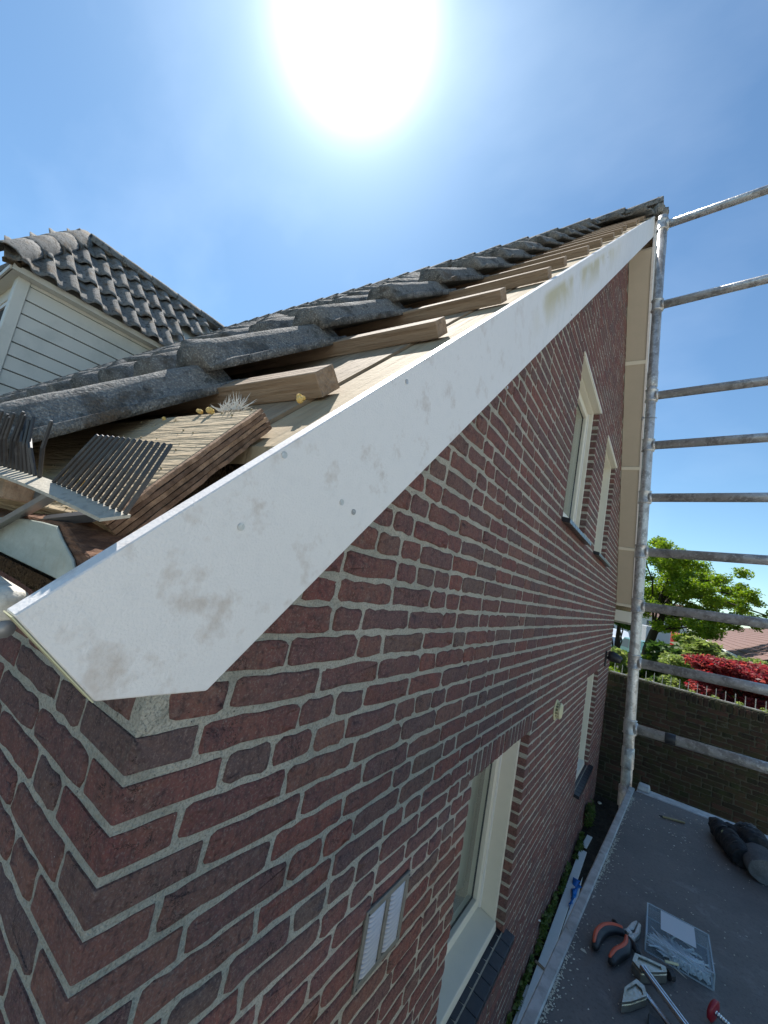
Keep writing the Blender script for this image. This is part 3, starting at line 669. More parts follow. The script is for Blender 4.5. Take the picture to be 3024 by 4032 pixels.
# exposed layered end as rough stack of plies
for i in range(5):
    t = HB(); a0 = th * i / 5 + .0008; a1 = th * (i + 1) / 5 - .0006; V = []; n = 16
    rr = random.Random(i * 3 + 1)
    for j in range(n + 1):
        u = j / n; base = .108 + (.088 - .108) * u + .0015 + rr.uniform(0, .0035) * (1.6 if i in (0, 4) else 1)
        p0 = A + e * Lp * u + nn * a0; p1 = A + e * Lp * u + nn * a1
        V += [(base, *p0.yz), (base - .0006, *p1.yz), (base - .02, *p1.yz), (base - .02, *p0.yz)]
    Fs = []
    for j in range(n):
        a = j * 4
        for q in range(3): Fs.append((a + q, a + 4 + q, a + 5 + q, a + 1 + q))
    Fs += [(0, 1, 2, 3), (n * 4 + 3, n * 4 + 2, n * 4 + 1, n * 4)]
    t.add(V, Fs); t.part('ply_layer', mat('ply_layer', [(.27, .175, .115), (.19, .125, .085), (.36, .24, .155), (.20, .13, .09), (.33, .215, .14)][i], .9, noise=[(60, .6, (.07, .04, .025))], bump=[(200, .002)], coords='world', spec=.15), plank)
# mortar bed and wall head under the plank
t = HB(); N = 10; V = []; rr = random.Random(4)
for i in range(N + 1):
    for j in range(7):
        x = -1.2 + 1.33 * i / N; y = -.10 + .18 * j / 6
        z = .190 + (y + .10) * .95 + rr.uniform(-.008, .008) - (.03 if j == 0 else 0)
        V.append((x, y, z))
t.add(V, [(i * 7 + j, (i + 1) * 7 + j, (i + 1) * 7 + j + 1, i * 7 + j + 1) for i in range(N) for j in range(6)])
t.add([(-1.2, -.10, .165), (.13, -.10, .165), (.13, -.10, .185), (-1.2, -.10, .185)], [(0, 1, 2, 3)])
o = t.part('mortar_bed', M_earth, smooth=True)
t = HB(); t.box(-.16, .12, -.01, .09, .17, .26); t.part('wall_head_block', M_earth, bevel=.01)
# painted eaves beam with sawn end
t = HB(); t.prism([(-2.5, -.17, .245), (-.211, -.17, .256), (-.049, -.17, .269), (.012, -.17, .271), (.068, -.17, .272), (.111, -.17, .258), (.144, -.17, .249), (.172, -.17, .222), (-2.5, -.17, .2186)], (0, .055, .018))
beam = t.part('eaves_beam', M_endgrain, bevel=.0015)
t = HB(); t.prism([(-2.5, -.1702, .243), (-.211, -.1702, .254), (-.049, -.1702, .266), (.012, -.1702, .268), (.058, -.1702, .268), (.085, -.1702, .256), (.120, -.1702, .243), (.150, -.1702, .2205), (-2.5, -.1702, .2205)], (0, -.003, 0)); t.part('painted_face', M_mint, beam, bevel=.001)
t = HB(); t.beam((-.40, -.182, .15), (.05, -.176, .303), .018, .005, up=(0, -.4, 1)); t.part('gutter_bracket', M_zinc)
t = HB(); t.beam((-.03, -.160, .268), (.11, -.155, .288), .02, .008, up=(0, -.6, 1)); t.part('roofing_felt_strip', M_black)
t = HB(); t.box(-2.5, -.075, -.192, -.162, .284, .316); t.part('batten_offcut', M_batten, bevel=.002)
t = HB(); t.tube([(-2.5, -.205, .196), (.106, -.205, .196), (.114, -.205, .196), (.118, -.205, .196)], [.0165, .0165, .0145, .008], 18); gut = t.part('gutter', M_gutter, smooth=True)
t = HB(); t.tube([(-2.5, -.205, .1785), (.118, -.205, .1785)], .0075, 10); t.part('gutter_bead', M_zinc, gut, smooth=True)

# ------------------------------------------------------------------ roof tiles
def tile_mesh(name, material, seed, W=.225, LL=.42, amp=.042, th=.013, nx=12, ny=5, rough=.0018, hollow=True):
    """x across, y up the slope (0 = front), z normal; crest near the right edge"""
    r = random.Random(seed)
    def prof(x):
        t = (x / .20) % 1.0
        if t < .30: return 0.0
        if t < .55: q = (t - .30) / .25; return amp * (q * q * (3 - 2 * q))
        if t < .80: return amp * (1.0 + .06 * math.sin((t - .55) / .25 * math.pi))
        q = (1 - t) / .20; return amp * (q * q * (3 - 2 * q)) ** .7
    top = []; bot = []
    for j in range(ny + 1):
        v = j / ny; y = LL * v
        for i in range(nx + 1):
            x = W * i / nx; z = prof(x) + th
            dr = -.006 if j == 0 else 0
            top.append((x - W, y + (r.uniform(-.002, .002) if j == 0 else 0), z + dr + r.uniform(-rough, rough)))
            bot.append((x - W, y, (z - th) if hollow else -.004))
    n1 = nx + 1; N = len(top); V = top + bot; Fs = []
    for j in range(ny):
        for i in range(nx):
            a = j * n1 + i; Fs.append((a, a + 1, a + n1 + 1, a + n1)); b = N + a; Fs.append((b, b + n1, b + n1 + 1, b + 1))
    for i in range(nx):
        Fs.append((i, N + i, N + i + 1, i + 1)); a = ny * n1 + i; Fs.append((a, a + 1, N + a + 1, N + a))
    for j in range(ny):
        a = j * n1; Fs.append((a, a + n1, N + a + n1, N + a)); a = j * n1 + nx; Fs.append((a, N + a, N + a + n1, a + n1))
    mb = MB(); mb.add(V, Fs)
    return mb.mesh(name, material, smooth=True)
TM = [tile_mesh('roof_tile', M_tile, s, nx=18, ny=8, rough=.0016, hollow=False) for s in range(5)]
# tile frame: head rests on its batten, front rides on the tile below
def tile_frame(x, k, jit=1.0):
    head = Vector((x, .150 + .268 * k, .150 + .268 * k + .459)); tl = .118      # tilt relative to the slope
    ang = math.atan2(1, 1) - tl
    fwd = Vector((0, math.cos(ang), math.sin(ang))); nr = Vector((0, -math.sin(ang), math.cos(ang)))
    front = head - fwd * .42
    q = Matrix.Identity(4)
    for i in range(3): q[i][0] = (1, 0, 0)[i]; q[i][1] = fwd[i]; q[i][2] = nr[i]; q[i][3] = front[i]
    return q @ Matrix.Rotation(R_.uniform(-.012, .012) * jit, 4, 'Z') @ Matrix.Rotation(R_.uniform(-.012, .012) * jit, 4, 'Y') @ Matrix.Translation((0, 0, R_.uniform(-.002, .002)))
HM = Matrix.Translation(-HO)
cells = []
for k in range(14):
    hi = 3 if k == 13 else 1
    for c in range(-2 if k == 13 else 0, 44):
        x = -.195 - .2 * c
        if x > .30: continue
        cells.append((c + k * .9, k, x))
cells.sort(); npart = 0; V = []; Fs = []
low = tile_mesh('tile_low', M_tiles, 3, nx=8, ny=2, hollow=False)
lv = [tuple(v.co) for v in low.vertices]; lf = [tuple(p.vertices) for p in low.polygons]
for _, k, x in cells:
    M = tile_frame(x, k)
    if npart < 236: place(house, 'roof_tile', R_.choice(TM), HM @ M); npart += 1
    else:
        b = len(V); V += [tuple(M @ Vector(p)) for p in lv]; Fs += [tuple(i + b for i in f) for f in lf]
t = HB(); t.v = V; t.f = Fs; t.part('roof_tiles', M_tiles, kind='stuff', smooth=True)
bpy.data.meshes.remove(low)
# far slope: the verge column of tiles and the ridge
for k in range(12):
    a = -math.atan(1.13)
    for c in range(2):
        y = RIDGE_Y + .02 + .25 * k; M = Matrix.Translation((.305 - .2 * c, y, RIDGE_Y + .52 - 1.13 * (y - RIDGE_Y))) @ Matrix.Rotation(a + .1, 4, 'X')
        place(house, 'roof_tile', R_.choice(TM), HM @ M)
def ridge_cap(name, material, r0, LL, seed):
    rr = random.Random(seed); mb = MB(); n = 12; V = []
    for j, (u, s) in enumerate(((0, 1.04), (.02, 1.06), (.22, 1.04), (.5, 1.0), (1, .94))):
        for i in range(n + 1):
            a = math.pi * (-.08 + 1.16 * i / n)
            V.append((u * LL, math.cos(a) * r0 * s + rr.uniform(-.003, .003), math.sin(a) * r0 * s * .85 + rr.uniform(-.004, .004)))
    for j, (u, s) in enumerate(((1, .84), (0, .96))):
        for i in range(n + 1):
            a = math.pi * (-.08 + 1.16 * i / n); V.append((u * LL, math.cos(a) * r0 * s, math.sin(a) * r0 * s * .85))
    Fs = []; m1 = n + 1
    for j in range(6):
        for i in range(n): a = j * m1 + i; Fs.append((a, a + 1, a + m1 + 1, a + m1))
    for i in range(n): Fs.append((6 * m1 + i, 6 * m1 + i + 1, i + 1, i))
    mb.add(V, Fs); return mb.mesh(name, material, smooth=True)
RC = [ridge_cap('ridge_tile', M_mosst, .105, .36, s) for s in range(3)]
for i in range(26):
    M = Matrix.Translation((.26 - .33 * i, RIDGE_Y + .01, RIDGE_Y + .488)) @ Matrix.Rotation(math.pi, 4, 'Z') @ Matrix.Rotation(.03, 4, 'Y')
    place(house, 'ridge_tile', R_.choice(RC), HM @ M)
t = HB(); rr = random.Random(8)
for i in range(16): t.ball((.225 + rr.uniform(-.02, .05), RIDGE_Y + rr.uniform(-.08, .09), 4.30 + rr.uniform(-.06, .10)), rr.uniform(.022, .045), 7, 5, (1, 1, 1.3))
t.part('ridge_end_mortar', M_mosst, smooth=False)

# ------------------------------------------------------------------ dormer
D0 = HB(); XE, XR, YE0, YR0, ZE, ZR = -6.0, -7.2, .55, 1.36, 2.96, 4.30
D0.add([(XE - .02, YE0, ZE - .02), (XE - .02, 2.6, ZE - .02), (XR, 3.8, ZR - .03), (XR, YR0, ZR - .03)], [(0, 1, 2, 3)])
D0.add([(XE - .02, YE0, ZE - .02), (XR, YR0, ZR - .03), (2 * XR - XE, YE0, ZE - .02)], [(0, 1, 2)])
D0.add([(2 * XR - XE, YE0, ZE - .02), (XR, YR0, ZR - .03), (XR, 3.8, ZR - .03), (2 * XR - XE, 2.6, ZE - .02)], [(0, 1, 2, 3)])
dorm = D0.part('dormer', M_siding)
t = HB(); t.box(XE - .50, XE + .02, YE0 + .03, 2.6, ZE - .06, ZE - .04); t.box(2 * XR - XE, XE - .02, YE0 + .03, YE0 + .4, ZE - .064, ZE - .044); t.box(XE - .005, XE + .022, YE0 + .02, 2.6, ZE - .064, ZE + .005); t.box(2 * XR - XE, XE - .02, YE0, YE0 + .02, ZE - .062, ZE - .0); t.part('soffit', M_siding, dorm)
zb = [2.92, 2.863, 2.677, 2.498, 2.312, 2.122, 1.95, 1.77, 1.585, 1.40, 1.21, 1.02, .83]
for i in range(len(zb) - 1):
    z1, z0 = zb[i], zb[i + 1] + .003
    if z1 - z0 < .07: t = HB(); t.box(-6.2, -6.135, .79, 2.7, z0 - .006, z1)
    else:
        t = HB(); t.hexa([(-6.2, .79, z0), (-6.138, .79, z0), (-6.138, 2.7, z0), (-6.2, 2.7, z0), (-6.2, .79, z1), (-6.150, .79, z1 - .010), (-6.150, 2.7, z1 - .010), (-6.2, 2.7, z1)])
    t.part('siding_board', M_siding, dorm)
t = HB(); t.box(-6.25, -6.17, .80, 2.7, .6, 2.9); t.part('cheek_backing', M_dark, dorm)
t = HB(); t.box(-6.27, -6.12, .66, .785, .7, 2.90); t.part('corner_post', M_siding, dorm, bevel=.006)
t = HB(); t.box(-8.28, -6.27, .70, .78, 2.72, 2.90); t.box(-6.40, -6.27, .70, .78, .7, 2.72); t.box(-8.28, -8.15, .70, .78, .7, 2.72); t.box(-8.15, -6.40, .70, .78, .7, 1.3)
wf = t.part('dormer_window', M_cream, dorm, bevel=.004)
t = HB(); t.box(-8.15, -6.46, .73, .736, 1.3, 2.66); t.part('dormer_pane', M_dark, dorm)
t = HB(); t.box(-6.46, -6.40, .712, .77, 1.3, 2.72); t.box(-8.15, -6.46, .712, .77, 2.66, 2.72); t.part('dormer_sash', M_white, dorm, bevel=.003)
DT = [tile_mesh('roof_tile', M_mosst, 30 + s, W=.225, LL=.50, amp=.060, th=.016, nx=14, ny=6, rough=.004) for s in range(5)]
sd = Vector((XR - XE, 0, ZR - ZE)).normalized(); nd = Vector((ZR - ZE, 0, XE - XR)).normalized(); Ls = math.hypot(XR - XE, ZR - ZE)
for r_ in range(4):
    u = -.10 + r_ * .50
    fr_ = u / Ls
    yh = YE0 + (YR0 - YE0) * fr_ + .05; ym = 2.55 + 1.25 * fr_
    y = yh + .2
    while y < ym + .2:
        org = Vector((XE, y + R_.uniform(-.004, .004), ZE)) + sd * u + nd * .02
        fw = (sd - nd * -.06).normalized(); fw = (sd * 1 - nd * .075).normalized(); nr = Vector((0, 1, 0)).cross(fw)
        M = Matrix.Identity(4)
        for i in range(3): M[i][0] = (0, 1, 0)[i]; M[i][1] = fw[i]; M[i][2] = nr[i]; M[i][3] = org[i]
        M = M @ Matrix.Translation((0, 0, .045)) @ Matrix.Rotation(R_.uniform(-.02, .02), 4, 'Z') @ Matrix.Diagonal((1.28, 1.2, 1, 1))
        if r_ < 4 or True:
            if u + .6 > Ls + .1: M = M @ Matrix.Diagonal((1, max(.3, (Ls + .06 - u) / .6), 1, 1))
            place(dorm, 'roof_tile', R_.choice(DT), M)
        y += .256
RD = [ridge_cap('ridge_tile', M_mosst, .155, .50, 50 + s) for s in range(3)]
def caps(p, q, n):
    p = Vector(p); q = Vector(q); d = (q - p).normalized(); up = Vector((0, 0, 1)); s_ = up.cross(d).normalized(); u = d.cross(s_)
    for i in range(n):
        o = p + (q - p) * (i / n); M = Matrix.Identity(4)
        for a in range(3): M[a][0] = d[a]; M[a][1] = s_[a]; M[a][2] = u[a]; M[a][3] = o[a]
        place(dorm, 'ridge_tile', R_.choice(RD), M @ Matrix.Diagonal(((q - p).length / n / .44, 1, 1, 1)) @ Matrix.Rotation(-.02, 4, 'Y'))
caps((XE + .03, YE0 - .06, ZE + .03), (XR, YR0, ZR + .05), 4)
caps((XR, YR0 + .05, ZR + .07), (XR, 3.75, ZR + .04), 5)
caps((2 * XR - XE, YE0 - .06, ZE + .03), (XR, YR0, ZR + .05), 4)
t = HB(); t.beam((XE + .0, YE0, ZE - .0), (XR, YR0, ZR - .02), .18, .05); t.part('hip_mortar', M_earth, dorm)

# ------------------------------------------------------------------ things lying on the eaves
cb = Vector((0, -.18, .30))
comb = empty('bird_comb', cb, 'twisted grey plastic eaves comb strip with upright teeth on the plank', 'bird comb')
def cpart(mb, name, material, **k):
    mb.v = [tuple(Vector(p) - cb) for p in mb.v]; return mb.build(name, material, comb, **k)
P0, P1 = Vector((-.22, -.215, .322)), Vector((.160, -.156, .288))
def cbase(t):
    p = P0.lerp(P1, t); p.z += .014 * math.sin(t * math.pi) * .6 + .004; return p
F_ = Vector((0, -.022, -.010))
t = MB(); n = 40; V = []
for i in range(n + 1):
    s = i / n; b = cbase(s); f = F_ * (1 - .25 * s) + Vector((-.016 * max(0, s - .5), 0, 0)); V += [b + Vector((0, .004, .001)), b + f, b + f - Vector((0, 0, .003)), b + Vector((0, .004, -.002))]
Fs = []
for i in range(n):
    a = 4 * i
    for q in range(4): Fs.append((a + q, a + 4 + q, a + 4 + (q + 1) % 4, a + (q + 1) % 4))
Fs += [(0, 1, 2, 3), (4 * n + 3, 4 * n + 2, 4 * n + 1, 4 * n)]
t.add(V, Fs); cpart(t, 'base_strip', M_combbase)
rr = random.Random(21); NT = 38
for i in range(NT):
    s = i / (NT - 1) * .985 + .005; b = cbase(s) + Vector((0, .001, 0))
    if .57 < s < .62: continue
    left = s < .6
    if left:
        mess = max(0, (s - .33) / .26)
        lean = Vector((.03 - .04 * mess + rr.uniform(-.012, .012) * (1 + 2 * mess), -.012, .060 + rr.uniform(-.004, .004)))
        bend = Vector((rr.uniform(-.006, .012) * mess * 2, -.004, 0))
    else:
        u = (s - .62) / .38; lean = Vector((.032 - .016 * u, .016, .058 + .016 * u)); bend = Vector((.003, -.001, 0))
    t = MB(); p0 = b; p1 = b + lean * .5 + bend; p2 = b + lean * .97; p3 = b + lean
    t.tube([p0, p1, p2, p3], [.0023, .0023, .0021, .0014], 6); cpart(t, 'tooth', M_comb)
# crumbs of foam and tuft of fluff on the plank
for i, (x, y, z, r_, lb) in enumerate(((-.163, .0, .468, .005, 'small pale foam crumb at the far left of the plank top'), (-.062, .006, .477, .0055, 'orange yellow foam crumb left of the white fluff'), (-.030, .002, .475, .0065, 'brightest yellow foam crumb in front of the white fluff'), (.085, .075, .520, .008, 'yellow foam crumb against the first batten near its end'), (-.075, -.135, .330, .0055, 'foam crumb caught behind the middle comb teeth'), (-.045, -.130, .322, .005, 'foam crumb low between the right comb teeth'), (-.15, -.125, .307, .006, 'pale foam crumb on the bracket under the comb'))):
    t = MB(); r2 = random.Random(i)
    for q in range(4): t.ball((r2.uniform(-1, 1) * r_ * .8, r2.uniform(-1, 1) * r_ * .5, r2.uniform(-.3, .5) * r_), r_ * r2.uniform(.45, .8), 6, 5)
    o = t.build('foam_crumb', M_foam, None, lb, 'foam crumb', 'foam crumbs on the eaves'); o.location = (x, y, z)
t = MB(); r2 = random.Random(6)
for i in range(70):
    a = r2.uniform(-1.2, 1.2); L_ = r2.uniform(.018, .036); b = Vector((r2.uniform(-.028, .03), r2.uniform(-.003, .006), 0))
    d = Vector((math.sin(a), r2.uniform(-.3, .3), abs(math.cos(a)) * .8)).normalized()
    p1 = b + d * L_ * .5; p2 = b + d * L_ + Vector((r2.uniform(-.004, .004), 0, -.002)); wv = Vector((math.cos(a), 0, -math.sin(a))) * .0007
    t.add([b - wv, b + wv, p1 + wv * 1.4, p2, p1 - wv * 1.4], [(0, 1, 2, 3, 4)])
o = t.build('fluff_tuft', M_fluff, None, 'white feathery tuft of torn fluff on the plank', 'fluff'); o.location = (-.005, .018, .482)
t = MB(); r2 = random.Random(9)
for i in range(90):
    x = r2.uniform(-.3, .08); s = r2.uniform(0, 1); c = A + e * Lp * s + nn * (th + .0012); t.ball((x, c.y, c.z), r2.uniform(.0006, .0018), 5, 4)
t.build('sawdust_crumbs', M_pencil, None, 'fine brown wood crumbs scattered over the pale plank', 'crumbs', kind='stuff')

# ------------------------------------------------------------------ scaffold
pole_top = Vector((.345, 2.4, 3.05)); pole_bot = Vector((.515, 2.4, -2.29))
def pole_at(z): return Vector((.3735 + (2.792 - z) * .0348, 2.4, z))
sc = empty('scaffold', (.55, 2.4, -2.3), 'galvanised ladder frame scaffold rising beside the gable wall', 'scaffold')
def spart(mb, name, material, **k):
    o0 = Vector((.55, 2.4, -2.3)); mb.v = [tuple(Vector(p) - o0) for p in mb.v]; return mb.build(name, material, sc, **k)
t = MB(); t.tube([pole_at(-2.3), pole_at(-.7), pole_at(1.0), pole_at(2.86)], .0262, 20); spart(t, 'pole', M_galv, smooth=True)
t = MB(); d = Vector((1.29, -.13, .02)); t.tube([pole_at(-2.3) + d, pole_at(2.86) + d], .0245, 16); spart(t, 'pole', M_galv, smooth=True)
RD_ = Vector((0.99585, -.07876, .04558))
for z in (2.792, 2.214, 1.608, 1.294, .977, .661, .357, .055, -.28):
    a = pole_at(z); t = MB(); L_ = 1.26
    t.tube([a + RD_ * .02, a + RD_ * L_], (.0245), 18); spart(t, 'rung', M_galv, smooth=True)
    t = MB(); t.tube([pole_at(z + .040), pole_at(z + .037), pole_at(z + .032), pole_at(z - .028), pole_at(z - .033), pole_at(z - .037)], [.0265, .0345, .0300, .0300, .0345, .0265], 20); spart(t, 'collar', M_galv, smooth=True)
    t = MB(); t.tube([a + RD_ * .022, a + RD_ * .034, a + RD_ * .036], [.0300, .0285, .0250], 16); spart(t, 'weld', M_galv, smooth=True)
for z, r1 in ((1.72, .029), (-.43, .0295), (-.62, .033)):
    t = MB(); t.tube([pole_at(z + .05), pole_at(z + .046), pole_at(z - .05), pole_at(z - .056)], [.0252, r1, r1, .0252], 20); spart(t, 'sleeve', M_galv, smooth=True)
t = MB(); c = pole_at(1.46); t.tube([c + Vector((-.035, -.02, 0)), c + Vector((-.02, -.032, 0)), c + Vector((.015, -.03, 0)), c + Vector((.034, -.012, .002))], .0022, 8); t.tube([c + Vector((-.040, -.02, -.012)), c + Vector((-.034, -.022, .008))], .005, 8); spart(t, 'spring_pin', M_zinc, smooth=True)
a = pole_at(-.28); t = MB(); t.tube([a + RD_ * .155, a + RD_ * .157, a + RD_ * .198, a + RD_ * .200], [.0250, .0262, .0262, .0250], 16)
spart(t, 'tape_wrap', M_black, smooth=True)

# platform, turned about 4 degrees from the wall
PZ = -.55
pc = Vector((.519, 2.345, PZ)); du = Vector((-.0641, -1.0, 0)).normalized(); dv = Vector((1, -.0, 0)); dv = Vector((.9975, .045, .0)).normalized()
plat = empty('scaffold_platform', pc, 'dark plywood scaffold platform with grey riveted metal edge', 'platform')
def ppart(mb, name, material, **k):
    mb.v = [tuple(Vector(p) - pc) for p in mb.v]; return mb.build(name, material, plat, **k)
def pq(u, v, z=0): return pc + du * u + dv * v + Vector((0, 0, z))
t = MB(); t.hexa([pq(.02, .012, -.022), pq(3.0, .012, -.022), pq(3.0, .72, -.022), pq(.02, .72, -.022), pq(.02, .012, -.004), pq(3.0, .012, -.004), pq(3.0, .72, -.004), pq(.02, .72, -.004)]); ppart(t, 'plywood_panel', M_deckply)
t = MB(); t.hexa([pq(.0, -.014, -.06), pq(3.0, -.014, -.06), pq(3.0, .0125, -.06), pq(0, .0125, -.06), pq(0, -.014, .001), pq(3.0, -.014, .001), pq(3.0, .0125, .001), pq(0, .0125, .001)]); ppart(t, 'side_rail', M_alu, bevel=.003)
t = MB(); t.hexa([pq(.0, .70, -.06), pq(3.0, .70, -.06), pq(3.0, .73, -.06), pq(0, .73, -.06), pq(0, .70, .001), pq(3.0, .70, .001), pq(3.0, .73, .001), pq(0, .73, .001)]); ppart(t, 'side_rail', M_alu, bevel=.003)
t = MB(); t.hexa([pq(-.045, .02, -.05), pq(.02, .02, -.05), pq(.02, .72, -.05), pq(-.045, .72, -.05), pq(-.045, .02, .004), pq(.02, .02, -.0005), pq(.02, .72, -.0005), pq(-.045, .72, .004)]); ppart(t, 'end_rail', M_alu, bevel=.004)
t = MB(); t.hexa([pq(-.055, .02, .0), pq(-.0, .02, .0), pq(-.0, .075, .0), pq(-.055, .075, .0), pq(-.05, .024, .026), pq(-.008, .024, .022), pq(-.008, .07, .022), pq(-.05, .07, .026)]); ppart(t, 'corner_hook', M_alu, bevel=.004)
for u in (.07, .31, .80, 1.28, 1.75, 2.2):
    t = MB(); t.tube([pq(u, 0, .001), pq(u, 0, .003), pq(u, 0, .0036)], [.0105, .0098, .006], 16); ppart(t, 'rivet', M_alu)
# paint flakes
t = MB(); r2 = random.Random(17)
def flake(u, v, s, asp=2.0, z=.0012, a=None):
    a = r2.uniform(0, 6.28) if a is None else a; c = pq(u, v, -.004 + z); n = r2.randint(4, 6)
    top = []
    for k in range(n):
        q = 2 * math.pi * k / n + r2.uniform(-.3, .3); l = s * r2.uniform(.7, 1.2); x, y = math.cos(q) * l * asp, math.sin(q) * l
        top.append(c + du * (x * math.cos(a) - y * math.sin(a)) + dv * (x * math.sin(a) + y * math.cos(a)) + Vector((0, 0, r2.uniform(0, .0012))))
    t.prism(top, (0, 0, -.0008))
for i in range(1500):
    u = r2.uniform(.12, 1.75); dens = (.12 + .88 * math.sin(u * 4.3 + 1.2) ** 4)
    if r2.random() > dens: continue
    flake(u, .014 + abs(r2.gauss(0, .0055)) * (1 + (r2.random() < .15) * 2), r2.uniform(.0005, .0021), 1.8)
for i in range(330):
    u, v = r2.uniform(.03, 1.7), r2.uniform(.02, .68); flake(u, v, r2.uniform(.0006, .0018), r2.uniform(1.2, 2.5))
for i in range(60):
    u, v = r2.uniform(.05, .5), r2.uniform(.03, .35); flake(u, v, r2.uniform(.0012, .0028), r2.uniform(1.5, 3), a=r2.gauss(0.4, .5))
for (x, y, s, asp, a) in ((.70, 1.17, .0045, 2.2, 1.2), (.62, 1.01, .005, 1.7, 1.4), (.80, 1.27, .004, 4, .9), (.82, 1.25, .0035, 5, 1.0), (.84, 1.23, .004, 5, 1.1), (.79, 1.33, .002, 5, 1.1), (.66, 1.46, .002, 4, 1.0), (.81, 1.12, .0018, 14, 1.0), (.51, 1.03, .003, 1.3, .3)):
    d = Vector((x, y, PZ)) - pc; v = d.dot(dv); u = d.dot(du); flake(u, v, s, asp, a=a)
t.build('paint_flakes', M_flake, None, 'pale paint flakes and chips scattered over the dark platform', 'paint flakes', kind='stuff')
PT = PZ - .004   # top of the plywood

# carpenter pencil
def thing(name, loc, label, cat, group=None): return empty(name, loc, label, cat, group)
def tpart(root, mb, name, material, **k):
    o0 = Vector(root.location); mb.v = [tuple(Vector(p) - o0) for p in mb.v]; return mb.build(name, material, root, **k)
pen = thing('pencil', (.68, 2.14, PT), 'flat worn carpenter pencil lying near the far edge of the platform', 'pencil')
a, b = Vector((.636, 2.119, PT + .005)), Vector((.728, 2.160, PT + .005)); d = (b - a).normalized()
t = MB(); t.beam(a + d * .010, b, .010, .007); tpart(pen, t, 'shaft', M_pencil, bevel=.0018)
t = MB(); t.tube([a + d * .010, a - d * .004], [.0045, .001], 8); tpart(pen, t, 'tip', M_black)

# pliers
pl = thing('pliers', (.56, 1.10, PT), 'orange and black pliers with open handles beside the screw box', 'pliers')
def curve(pts, r, n=12, name='x', material=None, smooth=True, flat=1.0, sub=5, **k):
    P = [Vector(p) for p in pts]; out = []; rs = []; Rr = r if isinstance(r, (list, tuple)) else [r] * len(P)
    for i in range(len(P) - 1):
        p0 = P[max(i - 1, 0)]; p1 = P[i]; p2 = P[i + 1]; p3 = P[min(i + 2, len(P) - 1)]
        for s in range(sub):
            t_ = s / sub; out.append(.5 * ((2 * p1) + (p2 - p0) * t_ + (2 * p0 - 5 * p1 + 4 * p2 - p3) * t_ ** 2 + (3 * p1 - p0 - 3 * p2 + p3) * t_ ** 3)); rs.append(Rr[i] + (Rr[i + 1] - Rr[i]) * t_)
    out.append(P[-1]); rs.append(Rr[-1]); mb = MB(); mb.tube(out, rs, n); return mb
z = PT + .014
h1 = [(.555, 1.160, z), (.534, 1.150, z), (.513, 1.122, z), (.501, 1.082, z), (.500, 1.040, z)]
h2 = [(.566, 1.135, z), (.566, 1.110, z), (.560, 1.085, z), (.546, 1.055, z), (.537, 1.022, z)]
for h in (h1, h2):
    tpart(pl, curve(h, [.009, .0105, .0125, .0125, .008]), 'handle', M_black, smooth=True)
    tpart(pl, curve([(x - .0045, y + .002, zz + .0085) for x, y, zz in h], [.004, .0052, .0062, .0060, .003]), 'handle_inlay', M_orange, smooth=True)
t = MB(); t.tube([(.553, 1.157, z), (.533, 1.178, z + .002), (.526, 1.182, z + .002)], [.008, .0065, .004], 10); tpart(pl, t, 'finger_guard', M_black, smooth=True)
t = MB(); t.tube([(.564, 1.142, z), (.584, 1.128, z), (.590, 1.112, z)], [.009, .009, .006], 10); tpart(pl, t, 'finger_guard', M_black, smooth=True)
t = MB(); t.prism([(.548, 1.158, PT + .006), (.560, 1.180, PT + .006), (.570, 1.218, PT + .006), (.579, 1.236, PT + .006), (.584, 1.236, PT + .006), (.577, 1.192, PT + .006)], (0, 0, .013)); tpart(pl, t, 'jaw', M_galv, bevel=.002)
t = MB(); t.prism([(.561, 1.150, PT + .005), (.578, 1.180, PT + .005), (.5855, 1.236, PT + .005), (.593, 1.229, PT + .005), (.590, 1.185, PT + .005), (.577, 1.147, PT + .005)], (0, 0, .014)); tpart(pl, t, 'jaw', M_galv, bevel=.002)
t = MB(); t.tube([(.566, 1.165, PT + .018), (.566, 1.165, PT + .022)], .008, 14); tpart(pl, t, 'pivot', M_galv)

# clear box of screws
bx = thing('screw_box', (.675, 1.27, PT), 'clear plastic box with white label half full of long zinc screws', 'box')
bz = PT; x0, x1, y0, y1 = .604, .745, 1.160, 1.315; hh = .034
t = MB(); w_ = .0018
t.box(x0, x1, y0, y1, bz + .0005, bz + .0025); t.box(x0, x0 + w_, y0, y1, bz + .0025, bz + hh); t.box(x1 - w_, x1, y0, y1, bz + .0025, bz + hh); t.box(x0 + w_, x1 - w_, y0, y0 + w_, bz + .0025, bz + hh); t.box(x0 + w_, x1 - w_, y1 - w_, y1, bz + .0025, bz + hh)
tpart(bx, t, 'tray', M_clear)
t = MB(); t.box(x0 - .001, x1 + .001, y0 - .001, y1 + .001, bz + hh + .001, bz + hh + .003)
for (a0, a1, b0, b1) in ((x0 - .001, x0 + .0015, y0, y1), (x1 - .0015, x1 + .001, y0, y1), (x0, x1, y1 - .0015, y1 + .001), (x0, x1, y0 - .001, y0 + .0015)): t.box(a0, a1, b0, b1, bz + hh - .006, bz + hh + .0008)
t.box(.67, .682, y1, y1 + .004, bz + hh - .01, bz + hh + .004); tpart(bx, t, 'lid', M_clear, bevel=.0006)
